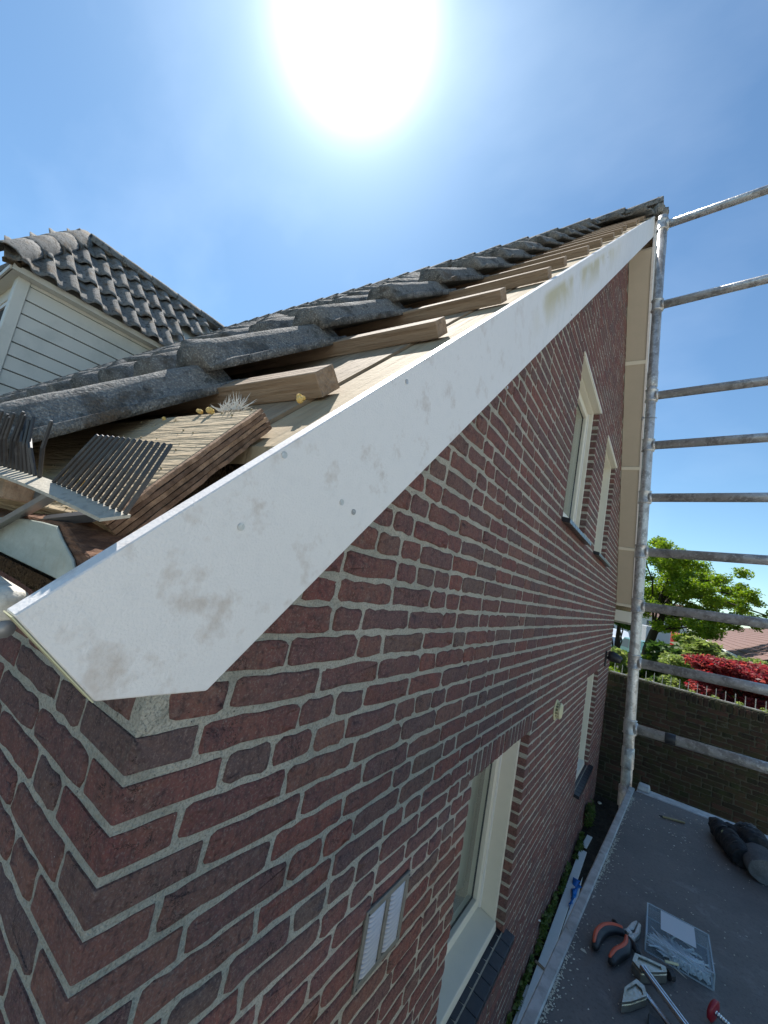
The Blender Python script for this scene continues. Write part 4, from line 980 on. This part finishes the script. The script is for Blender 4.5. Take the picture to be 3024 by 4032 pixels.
for (a0, a1, b0, b1) in ((x0 - .001, x0 + .002, y0, y1), (x1 - .002, x1 + .001, y0, y1), (x0 + .002, x1 - .002, y1 - .002, y1 + .001), (x0 + .002, x1 - .002, y0 - .001, y0 + .002)):
    t = MB(); t.box(a0, a1, b0, b1, bz + hh + .0032, bz + hh + .0045); tpart(bx, t, 'lid_rim', M_rim)
    t = MB(); t.box(a0 - .0005, a1 + .0005, b0, b1, bz + .0002, bz + .003); tpart(bx, t, 'tray_rim', M_rim)
for (a, b) in ((x0, y0), (x1, y0), (x0, y1), (x1, y1)):
    t = MB(); t.tube([(a, b, bz + .003), (a, b, bz + hh + .003)], .0018, 6); tpart(bx, t, 'corner_edge', M_rim)
t = MB(); t.box(x0 + .032, x1 - .032, 1.222, y1 - .004, bz + hh + .0033, bz + hh + .0037); tpart(bx, t, 'paper_label', M_label)
sm = MB(); sm.tube([(0, 0, -.037), (0, 0, -.030), (0, 0, .030), (0, 0, .033)], [.0004, .0019, .0019, .0038], 6); sme = sm.mesh('screw', M_screw)
r2 = random.Random(31)
for i in range(170):
    cx, cy = r2.uniform(x0 + .034, x1 - .034), y0 + .010 + abs(r2.gauss(0, .030)); cy = min(cy, 1.26); cz = bz + .006 + .020 * r2.random() * math.exp(-(cy - y0) * 14)
    a = r2.gauss(-.55, .38) if r2.random() < .85 else r2.uniform(0, 3); 
    ex = .034 * abs(math.cos(a)); ey = .034 * abs(math.sin(a)); cx = min(max(cx, x0 + ex + .004), x1 - ex - .004); cy = max(cy, y0 + ey + .004)
    M = Matrix.Translation(Vector((cx, cy, cz)) - Vector(bx.location)) @ Matrix.Rotation(a, 4, 'Z') @ Matrix.Rotation(math.pi / 2 + r2.uniform(-.10, .10), 4, 'Y')
    place(bx, 'screw', sme, M)

# bar clamps
def clamp_jaw(root, pts, h, name='jaw'):
    t = MB(); t.prism([(x, y, PT + .002) for x, y in pts], (0, 0, h)); tpart(root, t, name, M_cast, bevel=.003, seg=2)
    cx = sum(p[0] for p in pts) / len(pts); cy = sum(p[1] for p in pts) / len(pts)
    rim = [(cx + (x - cx) * .97, cy + (y - cy) * .97) for x, y in pts]; inn = [(cx + (x - cx) * .70, cy + (y - cy) * .62) for x, y in pts]
    t = MB(); n = len(pts); V = [(x, y, PT + .002 + h + .004) for x, y in rim] + [(x, y, PT + .002 + h + .004) for x, y in inn] + [(x, y, PT + .003 + h) for x, y in inn]
    V += [(x, y, PT + .003 + h) for x, y in rim]
    Fs = [(i, (i + 1) % n, n + (i + 1) % n, n + i) for i in range(n)] + [(n + i, n + (i + 1) % n, 2 * n + (i + 1) % n, 2 * n + i) for i in range(n)] + [(i, 3 * n + i, 3 * n + (i + 1) % n, (i + 1) % n) for i in range(n)]
    t.add(V, Fs); tpart(root, t, 'jaw_rim', M_cast)
c1 = thing('bar_clamp', (.63, 1.06, PT), 'silver bar clamp lying uppermost with its jaw reaching the screw box', 'clamp')
clamp_jaw(c1, [(.578, 1.050), (.582, 1.083), (.612, 1.092), (.648, 1.100), (.650, 1.082), (.615, 1.045), (.598, 1.030)], .022)
t = MB(); t.beam((.598, 1.045, PT + .030), (.735, .880, PT + .030), .013, .009); tpart(c1, t, 'bar', M_steel, bevel=.0015)
for o_ in (-.0035, .0035):
    d = (Vector((.735, .880, 0)) - Vector((.598, 1.045, 0))).normalized(); s = Vector((-d.y, d.x, 0)) * o_
    t = MB(); t.beam(Vector((.600, 1.0426, PT + .0352)) + s, Vector((.735, .880, PT + .0352)) + s, .003, .0015); tpart(c1, t, 'bar_rib', M_steel)
t = MB(); t.tube([(.652, 1.098, PT + .014), (.660, 1.106, PT + .014)], [.011, .012], 12); tpart(c1, t, 'pad', M_black)
t = MB(); t.tube([(.645, 1.110, PT + .032), (.672, 1.122, PT + .034)], .0028, 8); tpart(c1, t, 'pin', M_creamplastic)
c2 = thing('bar_clamp', (.60, .98, PT), 'silver bar clamp underneath with its stubby jaw pointing to the wall', 'clamp')
clamp_jaw(c2, [(.566, .905), (.568, .955), (.590, 1.005), (.606, .998), (.612, .972), (.583, .925)], .018)
t = MB(); t.beam((.604, .992, PT + .014), (.70, .905, PT + .010), .011, .007); tpart(c2, t, 'bar', M_steel, bevel=.0015)
c3 = thing('clamp_spindle', (.75, 1.05, PT), 'threaded steel clamp spindle with a round red plastic pad', 'spindle')
ax = Vector((.80, -.42, -.06)).normalized(); o_ = Vector((.735, 1.052, PT + .024))
t = MB(); t.tube([o_ - ax * .006, o_ - ax * .004, o_ + ax * .002, o_ + ax * .004], [.017, .021, .022, .016], 24); tpart(c3, t, 'pad', M_red, smooth=True)
t = MB(); P = []; Rr = []
for i in range(110):
    P.append(o_ + ax * (.004 + i * .0011)); Rr.append(.0055 if i % 4 < 2 else .0042)
t.tube(P, Rr, 12); tpart(c3, t, 'threaded_rod', M_steel)
t = MB(); t.beam(o_ + ax * .118, o_ + ax * .15, .02, .02); tpart(c3, t, 'nut', M_cast, bevel=.003)
t = MB(); t.box(.615, .665, .905, .945, PT + .001, PT + .012); o = t.build('rubber_block', M_black, None, 'small dark block below the clamps at the front of the platform', 'block', bevel=.002)

# work gloves at the far right
gl = thing('work_glove', (.90, 2.03, PT), 'crumpled black work glove with pale green patches and grey cuff', 'glove')
zz = PT + .034
for pts, rs in (([(.838, 2.225, zz), (.842, 2.17, zz + .004), (.856, 2.10, zz), (.880, 2.03, zz)], [.020, .034, .036, .034]),
                ([(.868, 2.13, zz + .008), (.868, 2.07, zz + .010), (.880, 2.00, zz + .006), (.898, 1.945, zz)], [.022, .036, .042, .036]),
                ([(.860, 2.19, zz + .006), (.890, 2.17, zz + .010), (.915, 2.12, zz + .010), (.930, 2.06, zz)], [.020, .026, .028, .030])):
    tpart(gl, curve(pts, rs, 14, sub=7), 'finger', M_glove, smooth=True)
t = curve([(.925, 2.20, zz), (.945, 2.13, zz + .012), (.958, 2.05, zz + .012)], [.045, .055, .050], 18, sub=6); tpart(gl, t, 'strap', M_glove, smooth=True)
for i in range(3):
    c = Vector((.935 + .008 * i, 2.175 - .030 * i, zz + .012)); d = Vector((.25, -.95, 0)).normalized()
    t = MB(); t.tube([c - d * .004, c + d * .004], .0565, 20, cap=True); tpart(gl, t, 'strap_band', M_felt if i != 1 else M_zinc, smooth=False)
V = []; t = MB(); n = 22
for j, (y, r_) in enumerate(((2.04, .048), (1.99, .056), (1.94, .060), (1.895, .060), (1.893, .056), (1.897, .046), (1.900, .022))):
    for i in range(n):
        a = 2 * math.pi * i / n; V.append((.945 + (2.04 - y) * .10 + math.cos(a) * r_ * 1.05, y + .02 * math.cos(a), zz + .008 + math.sin(a) * r_ * .72))
Fs = [(j * n + i, j * n + (i + 1) % n, (j + 1) * n + (i + 1) % n, (j + 1) * n + i) for j in range(6) for i in range(n)]; Fs.append(tuple(6 * n + i for i in range(n)))
t.add(V, Fs); tpart(gl, t, 'cuff', M_felt, smooth=True)
for (x, y, w_, l_) in ((.846, 2.055, .008, .026), (.884, 1.985, .008, .030)):
    t = MB(); t.ball((x, y, zz + .022), 1.0, 10, 6, (w_, l_, .014)); tpart(gl, t, 'patch', M_lime, smooth=True)

tex = bpy.data.textures.new('glove_wrinkles', 'CLOUDS'); tex.noise_scale = .022; tex.noise_depth = 3
for o in gl.children:
    if o.name.startswith(('finger', 'strap', 'cuff')):
        sb = o.modifiers.new('sub', 'SUBSURF'); sb.levels = sb.render_levels = 2
        dm = o.modifiers.new('wrinkle', 'DISPLACE'); dm.texture = tex; dm.strength = .016 if not o.name.startswith('cuff') else .007; dm.texture_coords = 'LOCAL'; dm.mid_level = .5
for (x, y, r_) in ((.842, 2.165, .036), (.852, 2.105, .038), (.868, 2.06, .038), (.874, 2.03, .042), (.886, 1.985, .043)):
    t = MB(); t.tube([(x, y, zz + .004), (x + .002, y - .0035, zz + .004)], r_ * .98, 22); tpart(gl, t, 'seam', M_black)
# ------------------------------------------------------------------ strip of ground between wall and scaffold
t = MB(); t.beam((.075, 2.4, -2.262), (.090, 5.2, -2.250), .070, .012); t.build('old_white_board', M_white, None, 'long old white board lying at the wall foot, nearest the wall', 'board', 'old boards at the wall foot', bevel=.002)
t = MB(); t.prism([(.112, 2.5, -2.272), (.125, 4.2, -2.272), (.150, 4.75, -2.272), (.165, 4.3, -2.272), (.200, 2.5, -2.272)], (0, 0, .010)); t.build('old_white_board', M_white, None, 'broken tapering white board beside the long one, under the blue plastic', 'board', 'old boards at the wall foot', bevel=.002)
t = MB(); t.beam((.055, 1.9, -2.275), (.062, 3.15, -2.268), .07, .012); t.build('old_white_board', M_white, None, 'dirty short white board nearest the camera at the wall foot', 'board', 'old boards at the wall foot', bevel=.002)
t = MB(); t.beam((.08, 5.35, -2.28), (.10, 5.65, -2.275), .055, .010); t.build('old_white_board', M_white, None, 'small loose white board piece farthest along the wall foot', 'board', 'old boards at the wall foot', bevel=.002)
t = MB(); t.beam((.03, 3.36, -2.248), (.125, 3.33, -2.248), .018, .010); t.build('wood_strip', M_batten, None, 'thin brown wooden strip lying across the white boards', 'wood strip')
t = MB(); r2 = random.Random(12); n = 9; V = [(.128 + .040 * math.cos(j * 1.3) * (i / 8) + r2.uniform(-.012, .012), 4.36 + (i / 8 - .5) * .42, -2.245 + .030 * math.sin(i * 1.4 + j) + r2.uniform(-.01, .01)) for i in range(9) for j in range(5)]
t.add(V, [(i * 5 + j, (i + 1) * 5 + j, (i + 1) * 5 + j + 1, i * 5 + j + 1) for i in range(8) for j in range(4)]); o = t.build('plastic_sheet', M_blue, None, 'crumpled blue plastic film caught beside the scaffold edge', 'plastic sheet', smooth=True)
o.modifiers.new('s', 'SOLIDIFY').thickness = .001
t = MB(); t.ball((0, 0, 0), 1, 8, 5, (.028, .04, .012)); o = t.build('white_chip', M_flake, None, 'sunlit white chip on the dark ground by the garden wall', 'chip'); o.location = (.085, 6.75, -2.285)

def leaf_cloud(centres, radii, n, size, seed, squash=(1, 1, .7), fold=.25, shell=.55, up=.5, asp=1.6):
    """numpy: n leaf rhombi (two triangles each) spread through ellipsoid clumps"""
    rs = np.random.RandomState(seed); Cn = np.array(centres, float); Rr = np.array(radii, float); wgt = Rr ** 2; wgt /= wgt.sum()
    idx = rs.choice(len(Cn), n, p=wgt); d = rs.normal(size=(n, 3)); d /= np.linalg.norm(d, axis=1)[:, None]
    rad = (shell + (1 - shell) * rs.rand(n) ** .7) * rs.uniform(.8, 1.12, n)
    P = Cn[idx] + d * (Rr[idx] * rad)[:, None] * np.array(squash)
    a = rs.normal(size=(n, 3)) * np.array((1, 1, .45)); a /= np.linalg.norm(a, axis=1)[:, None]
    nrm = rs.normal(size=(n, 3)) * .8 + np.array((0, 0, up)) + d * .4; b = np.cross(nrm, a); b /= np.linalg.norm(b, axis=1)[:, None] + 1e-9
    s = size * rs.uniform(.6, 1.3, n)[:, None]; c = np.cross(a, b)
    V = np.stack([P - a * s * asp * .5, P + b * s * .45 + c * s * fold * .3, P + a * s * asp * .5 - c * s * fold * .3, P - b * s * .45 + c * s * fold * .3], 1).reshape(-1, 3)
    Fs = np.arange(n * 4).reshape(n, 4); return V, Fs
def leafobj(name, V, Fs, material, parent=None, loc=None, **k):
    me = bpy.data.meshes.new(name); n = len(Fs)
    if loc is not None: V = V - np.array(loc)
    me.vertices.add(len(V)); me.vertices.foreach_set('co', V.ravel().astype(np.float32))
    me.loops.add(n * 4); me.loops.foreach_set('vertex_index', Fs.ravel().astype(np.int32))
    me.polygons.add(n); me.polygons.foreach_set('loop_start', np.arange(0, n * 4, 4, dtype=np.int32)); me.polygons.foreach_set('loop_total', np.full(n, 4, dtype=np.int32))
    me.update(calc_edges=True); me.materials.append(material)
    o = bpy.data.objects.new(name, me); link(o, parent)
    if loc is not None and parent is None: o.location = loc
    return tag(o, **k)
r2 = random.Random(14)
wl = [(.035, 6.0, .26, 1100, 'tall weeds growing at the wall foot near the garden wall'), (.03, 5.2, .13, 450, 'small weeds at the wall foot beyond the white boards'), (.02, 4.5, .11, 500, 'weeds beside the far end of the white boards'), (.015, 3.75, .20, 1100, 'thick weeds between the wall and the long white board'), (.010, 3.05, .11, 500, 'weeds at the wall foot beside the dirty short board'), (.010, 2.5, .09, 400, 'nearest weeds at the wall foot under the window')]
for i, (x, y, h, n, lb) in enumerate(wl):
    cs = [(x + r2.uniform(0, .03 if y > 5 else .010), y + r2.uniform(-.28, .28), -2.27 + r2.uniform(.1, .8) * h) for _ in range(9)]
    V, Fs = leaf_cloud(cs, [h * .32] * 9, int(n * .45), .024, 50 + i, squash=(.22 if y < 5 else .5, 1.2, .8), asp=2.4)
    V[:, 0] = np.maximum(V[:, 0], .006)
    o = leafobj('weed_clump', V, Fs, M_weed, None, (x, y, -2.3), label=lb, cat='weeds', group='weeds along the wall foot')
t = MB(); 
for i in range(420):
    x, y = r2.uniform(.02, .42), r2.uniform(1.8, 7.0); s = r2.uniform(.006, .022); t.ball((x, y, -2.3 + s * .3), s, 5, 4, (1, 1.2, .5))
t.build('rubble', M_soil, None, 'dark pebbles and clods on the bare soil', 'rubble', kind='stuff')

# ------------------------------------------------------------------ garden wall with spikes
GY = 7.05; GT = -.585
gwall = empty('garden_wall', (2.5, GY, -2.3), 'dark mossy brick garden wall with upright coping and metal spikes', 'wall')
def gpart(mb, name, material, **k): return tpart(gwall, mb, name, material, **k)
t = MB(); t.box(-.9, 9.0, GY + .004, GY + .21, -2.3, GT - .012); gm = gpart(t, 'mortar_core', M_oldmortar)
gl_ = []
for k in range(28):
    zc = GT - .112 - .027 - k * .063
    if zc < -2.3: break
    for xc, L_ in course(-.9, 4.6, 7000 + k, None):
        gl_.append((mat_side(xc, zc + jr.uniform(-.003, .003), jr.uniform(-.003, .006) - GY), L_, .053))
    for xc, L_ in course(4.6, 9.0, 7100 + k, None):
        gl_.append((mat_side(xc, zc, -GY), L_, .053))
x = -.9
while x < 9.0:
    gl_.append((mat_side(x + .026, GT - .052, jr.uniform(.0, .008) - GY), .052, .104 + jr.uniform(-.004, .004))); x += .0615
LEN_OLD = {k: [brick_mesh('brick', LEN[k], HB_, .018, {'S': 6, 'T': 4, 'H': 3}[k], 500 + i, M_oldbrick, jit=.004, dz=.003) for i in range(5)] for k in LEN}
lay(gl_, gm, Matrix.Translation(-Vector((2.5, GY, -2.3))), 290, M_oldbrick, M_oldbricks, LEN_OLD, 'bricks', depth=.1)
t = MB(); t.box(-.9, 9.0, GY + .03, GY + .14, GT - .006, GT + .012); gpart(t, 'capping', M_oldmortar, bevel=.004)
t = MB(); t.box(.0, 9.0, GY + .055, GY + .085, GT + .020, GT + .028); gpart(t, 'spike_rail', M_galv)
sp = MB(); sp.tube([(0, 0, .0), (0, 0, .115), (0, 0, .135)], [.0042, .0042, .0008], 6); spm = sp.mesh('spike', M_galv)
for i in range(80):
    x = .06 + .1 * i; place(gwall, 'spike', spm, Matrix.Translation(Vector((x, GY + .07, GT + .024)) - Vector((2.5, GY, -2.3))))
V, Fs = leaf_cloud([(x_, GY + .09, GT + .03) for x_ in np.arange(0, 6, .25)], [.05] * 24, 900, .022, 77)
leafobj('creeping_weeds', V, Fs, M_leafl, None, (3, GY, GT), label='small pale creeping weeds along the top of the garden wall', cat='weeds', kind='stuff')

# ------------------------------------------------------------------ trees and shrubs
def tree(name, base, trunk, clumps, n, size, material, label, cat='tree', group=None, seed=1, squash=(1, 1, .6), branches=True, shell=.5, asp=1.6):
    root = empty(name, base, label, cat, group); B = Vector(base)
    if trunk:
        mb = MB(); P = [Vector(p) - B for p in trunk[0]]; mb.tube(P, trunk[1], 9)
        top = P[-1]; r_ = random.Random(seed)
        if branches:
            for c in clumps[::max(1, len(clumps) // 26)]:
                q = Vector(c[:3]) - B; s = P[r_.randint(len(P) // 2, len(P) - 1)]; mid = s.lerp(q, .5) + Vector((r_.uniform(-.2, .2), r_.uniform(-.2, .2), r_.uniform(-.05, .25)))
                mb.tube([s, s.lerp(mid, .5) + Vector((0, 0, .04)), mid, mid.lerp(q, .6), q], [trunk[1][-1] * .7, trunk[1][-1] * .5, trunk[1][-1] * .35, .02, .008], 6)
        mb.build('trunk', M_bark, root, smooth=True)
    V, Fs = leaf_cloud([c[:3] for c in clumps], [c[3] for c in clumps], n, size, seed, squash=squash, shell=shell, asp=asp)
    leafobj('crown', V - np.array(base), Fs, material, root)
    return root
r2 = random.Random(44); cl_ = []
# broad layered crown seen right of the pole
TY = 15.5
outline = [(2.0, .45, .35), (2.3, .7, .3), (1.6, .1, .3), (-.9, 1.2, .5), (-.5, 2.0, .55), (.0, 2.35, .5), (.35, 2.7, .34), (.55, 2.2, .6), (1.0, 2.1, .5), (1.35, 2.0, .5), (1.75, 1.75, .5), (2.15, 1.75, .42), (2.5, 1.45, .36), (2.75, 1.2, .30), (2.95, .95, .26), (2.3, 1.05, .4), (1.8, 1.1, .5), (1.2, 1.3, .6), (.6, 1.5, .6), (.0, 1.4, .6), (-.5, 1.0, .5), (.2, .7, .4), (.9, .75, .45), (1.5, .6, .45), (1.1, .3, .35), (1.7, .25, .35), (.7, .1, .3), (-.2, .3, .35), (1.3, .0, .35), (1.9, .55, .3), (2.55, .8, .25)]
for x, z, r_ in outline:
    for q in range(7):
        cl_.append((x - .06 + r2.gauss(0, r_ * .45), TY + r2.uniform(-1.5, 1.5), z + .04 + r2.gauss(0, r_ * .42), r_ * r2.uniform(.35, .62)))
tree('green_tree', (.15, TY, -2.3), ([(.15, TY, -2.3), (.22, TY, -1.5), (.30, TY, -.6), (.42, TY, -.05), (.62, TY, .5), (.75, TY, 1.1)], [.17, .15, .13, .12, .09, .06]), cl_, 70000, .046, M_leaf, 'broad green leafy tree with spreading crown behind the scaffold pole', seed=2, squash=(1.2, 1, .75), shell=.1)
# small dark tree and bright shrub seen in the gap left of the pole
tree('small_dark_tree', (-.42, 13.5, -2.3), ([(-.42, 13.5, -2.3), (-.40, 13.5, -1.0), (-.38, 13.5, .0)], [.08, .07, .05]), [(-.5 + r2.uniform(-.5, .5), 13.5 + r2.uniform(-.5, .5), .18 + r2.uniform(-.25, .25), .22) for _ in range(14)], 2600, .08, M_leafd, 'small dark tree with thin trunk left of the scaffold pole', seed=3, squash=(1, 1, .6))
tree('bright_shrub', (-.05, 9.2, -2.3), None, [(-.12 + r2.uniform(-.22, .26), 9.2 + r2.uniform(-.4, .4), -.9 + r2.uniform(-.5, .62), .15) for _ in range(26)], 4200, .075, M_leafl, 'bright yellow green climbing shrub between the house corner and the pole', 'shrub', seed=4)
tree('clipped_hedge', (1.25, 10.8, -2.3), None, [(.82 + .11 * i, 10.8 + r2.uniform(-.5, .5), -.42 - .9 * r2.random() ** 2 + .02 * i, .22) for i in range(14) for _ in range(6)], 15000, .05, M_leafl, 'pale green rounded shrub behind the red maple', 'shrub', seed=5)
tree('low_shrub', (.80, 8.4, -2.3), None, [(.80 + r2.uniform(-.16, .12), 8.4 + r2.uniform(-.3, .3), -.88 + r2.uniform(-.5, .28), .14) for _ in range(16)], 3600, .045, M_leafl, 'low pale shrub just left of the red maple above the wall', 'shrub', seed=6)
tree('dark_shrub', (.56, 9.0, -2.3), None, [(.56 + r2.uniform(-.08, .08), 9.0 + r2.uniform(-.2, .2), -.90 + r2.uniform(-.6, .24), .12) for _ in range(12)], 2200, .05, M_leafd, 'narrow dark shrub beside the strip of lawn', 'shrub', seed=7)
tree('rhododendron', (1.1, 12.8, -2.3), None, [(.45 + r2.uniform(0, 1.2), 12.8 + r2.uniform(-.6, .6), -.65 + r2.uniform(-.5, .45), .25) for _ in range(34)], 5600, .11, M_leafd, 'dark broad leaved bush under the green tree', 'shrub', seed=8, asp=2.6)
tree('yellow_bush', (1.45, 12.2, -2.3), None, [(1.42 + r2.uniform(-.26, .22), 12.2 + r2.uniform(-.3, .3), -.12 + r2.uniform(-.18, .16), .16) for _ in range(12)], 1300, .10, M_leafl, 'yellow green bush with long leaves beside the shed roof', 'shrub', seed=9, asp=2.8)
tree('garden_bush', (.35, 16.5, -2.3), None, [(.0 + r2.uniform(-.6, .5), 12.6 + r2.uniform(-.4, .4), -.85 + r2.uniform(-.6, .22), .2) for _ in range(16)], 2600, .08, M_leaf, 'mid green bush in front of the parked car', 'shrub', seed=10)
mp_ = [(1.12 + r2.uniform(0, 1.6), 8.5 + r2.uniform(-.5, .5)) for _ in range(64)]
tree('red_maple', (1.7, 8.5, -2.3), ([(1.7, 8.5, -2.3), (1.68, 8.5, -1.4), (1.72, 8.5, -.8)], [.05, .045, .03]), [(x_, y_, -.30 - .10 * ((x_ - 1.75) / .75) ** 2 + .18 - r2.random() ** 1.5 * .75, .19) for x_, y_ in mp_], 26000, .034, M_leafr, 'low spreading dark red maple behind the garden wall spikes', seed=11, squash=(1.2, 1.2, .5), shell=.25, asp=2.6)
# distant belt of trees closing the horizon
bc = [(x_ + r2.uniform(-2, 2), 75 + r2.uniform(-4, 4), -1.2 + r2.uniform(-.8, 1.6) + (1.2 if x_ > 6 else 0), r2.uniform(1.3, 2.2)) for x_ in np.arange(-60, 60, 1.1)]
V, Fs = leaf_cloud([c[:3] for c in bc], [c[3] for c in bc], 15000, .42, 91)
leafobj('distant_trees', V, Fs, M_leafd, None, (0, 75, -2.3), label='distant belt of dark trees along the horizon', cat='trees', kind='stuff')

# ------------------------------------------------------------------ shed with brown shingle roof
sh = empty('shed', (3.6, 18, -2.3), 'long low building with brown shingle roof behind the red maple', 'shed')
def shp(mb, name, material, **k): return tpart(sh, mb, name, material, **k)
M_shingle = mat('brown_shingle', (0.17, 0.11, 0.095), 0.9, noise=[(2.2, .4, (.15, .09, .075)), (30, .4, (.27, .17, .145))], bump=[(70, .008)], coords='world', spec=.2)
E0, E1 = Vector((2.21, 11.6, -.165)), Vector((3.0, 38.5, -.165)); up_ = Vector((2.3, -.05, 1.17))
NS = 13
for i in range(NS):
    a0, a1 = i / NS, (i + 1) / NS + .012; lift = Vector((0, 0, .022))
    t = MB(); A0, A1 = E0 + up_ * a0 + lift, E1 + up_ * a0 + lift; B0, B1 = E0 + up_ * a1, E1 + up_ * a1; dn = Vector((0, 0, -.02))
    t.hexa([A0 + dn, B0 + dn, B1 + dn, A1 + dn, A0, B0, B1, A1]); shp(t, 'shingle_course', M_shingle)
t = MB(); t.hexa([E0 + Vector((0, 0, -.14)), E0 + up_ * 1 + Vector((0, 0, -.14)), E1 + up_ + Vector((0, 0, -.14)), E1 + Vector((0, 0, -.14)), E0 + Vector((0, 0, -.03)), E0 + up_ + Vector((0, 0, -.03)), E1 + up_ + Vector((0, 0, -.03)), E1 + Vector((0, 0, -.03))]); shp(t, 'roof_board', M_dark)
t = MB(); t.beam(E0 + Vector((-.03, 0, -.02)), E1 + Vector((-.03, 0, -.02)), .04, .05); shp(t, 'edge_trim', M_white)
t = MB(); t.prism([E0 + Vector((.25, 0, -.16)), E1 + Vector((.25, 0, -.16)), E1 + Vector((.35, 0, -.16)), E0 + Vector((.35, 0, -.16))], (0, 0, -2.0)); shp(t, 'side_wall', M_oldmortar)
t = MB(); a = E0 + up_; b = E1 + up_; t.hexa([a, a + Vector((2.3, .1, -1.17)), b + Vector((2.3, .1, -1.17)), b, a + Vector((0, 0, .02)), a + Vector((2.3, .1, -1.15)), b + Vector((2.3, .1, -1.15)), b + Vector((0, 0, .02))]); shp(t, 'far_roof_slope', M_shingle)

# ------------------------------------------------------------------ parked vehicles
def carprofile(L_, Hh, kind):
    if kind == 'van': return [(0, .35), (0, .95), (.35, 1.12), (1.0, Hh), (L_ - .08, Hh), (L_, .9), (L_, .35)]
    return [(0, .32), (0, .68), (.12, .76), (1.05, .90), (1.75, Hh), (3.0, Hh - .02), (3.65, .98), (L_ - .06, .92), (L_, .62), (L_, .32)]
def car(name, loc, rz, kind, paint, label, cat, L_=4.2, Hh=1.45, W=1.74):
    root = empty(name, loc, label, cat, 'vehicles parked in the street'); root.rotation_euler = (0, 0, rz)
    M_p = mat(name + '_paint', paint, .25, .1, spec=.6)
    pr = carprofile(L_, Hh, kind); t = MB(); t.prism([(x - L_ / 2, -W / 2, z) for x, z in pr], (0, W, 0)); t.build('body', M_p, root, bevel=.07, seg=3)
    g0 = 1.0 if kind != 'van' else .42
    if kind == 'van': wins = [[(.42, 1.12), (1.0, Hh - .10), (1.55, Hh - .10), (1.55, 1.12)]]
    else: wins = [[(1.25, .92), (1.83, Hh - .07), (2.35, Hh - .07), (2.35, .92)], [(2.42, .92), (2.42, Hh - .07), (2.98, Hh - .09), (3.5, .97)]]
    Mg = M_cargl
    for wpoly in wins:
        for s in (-1, 1):
            t = MB(); t.prism([(x - L_ / 2, s * (W / 2 + .004), z) for x, z in wpoly], (0, -s * .01, 0)); t.build('side_window', Mg, root)
    if kind == 'van': fa, fb = (.36, 1.16), (.98, Hh - .06)
    else: fa, fb = (1.12, .95), (1.72, Hh - .05)
    dx, dz = fb[0] - fa[0], fb[1] - fa[1]; l = math.hypot(dx, dz); nx, nz = -dz / l * .012, dx / l * .012
    t = MB(); t.hexa([(fa[0] - L_ / 2, -W / 2 + .14, fa[1]), (fa[0] - L_ / 2, W / 2 - .14, fa[1]), (fb[0] - L_ / 2, W / 2 - .2, fb[1]), (fb[0] - L_ / 2, -W / 2 + .2, fb[1]), (fa[0] - L_ / 2 + nx, -W / 2 + .14, fa[1] + nz), (fa[0] - L_ / 2 + nx, W / 2 - .14, fa[1] + nz), (fb[0] - L_ / 2 + nx, W / 2 - .2, fb[1] + nz), (fb[0] - L_ / 2 + nx, -W / 2 + .2, fb[1] + nz)]); t.build('windscreen', Mg, root)
    for s in (-1, 1):
        for x in (.78, L_ - .82):
            t = MB(); t.tube([(x - L_ / 2, s * (W / 2 - .2), .32), (x - L_ / 2, s * (W / 2 + .012), .32)], .32, 18); wh = t.build('wheel', M_black, root)
            t = MB(); t.tube([(x - L_ / 2, s * (W / 2 + .012), .32), (x - L_ / 2, s * (W / 2 + .02), .32)], .19, 14); t.build('rim', M_zinc, wh)
        t = MB(); t.box(-L_ / 2 - .012, -L_ / 2 + .05, s * .62 - .16, s * .62 + .16, .62, .74); t.build('headlight', M_label, root)
        t = MB(); t.box(L_ / 2 - .05, L_ / 2 + .012, s * .68 - .12, s * .68 + .12, .66, .88); t.build('tail_light', M_red, root)
M_cargl = mat('car_glass', (.05, .09, .10), .06, spec=.9)
car('parked_car', (-.1, 27.5, -2.3), math.radians(-62), 'car', (.10, .22, .20), 'teal green parked car with sunlit windscreen right of the pole', 'car')
car('parked_van', (.1, 48, -2.3), math.radians(-80), 'van', (.42, .43, .43), 'pale grey van parked beyond the teal car', 'van', 4.8, 2.1, 1.9)
car('parked_van', (2.3, 50, -2.3), math.radians(-70), 'van', (.42, .012, .02), 'red van parked right of the pale grey van', 'van', 4.6, 1.95, 1.85)
car('parked_car', (-2.4, 38, -2.3), math.radians(-75), 'car', (.62, .66, .70), 'white parked car glimpsed left of the scaffold pole', 'car')
# pale house across the street
hs = empty('distant_house', (-2, 62, -2.3), 'pale rendered house across the street behind the tree', 'house')
t = MB(); t.box(-7, 3.2, 62, 68, -2.3, 1.0); tpart(hs, t, 'walls', M_siding)
t = MB(); t.prism([(-7.3, 61.6, .9), (-7.3, 68.4, .9), (-7.3, 65, 3.0)], (10.8, 0, 0)); tpart(hs, t, 'roof', M_shingle)
for x in (-5.5, -3.2, -.8, 1.5):
    t = MB(); t.box(x, x + 1.1, 61.96, 61.99, -1.0, .3); tpart(hs, t, 'window', M_cargl)
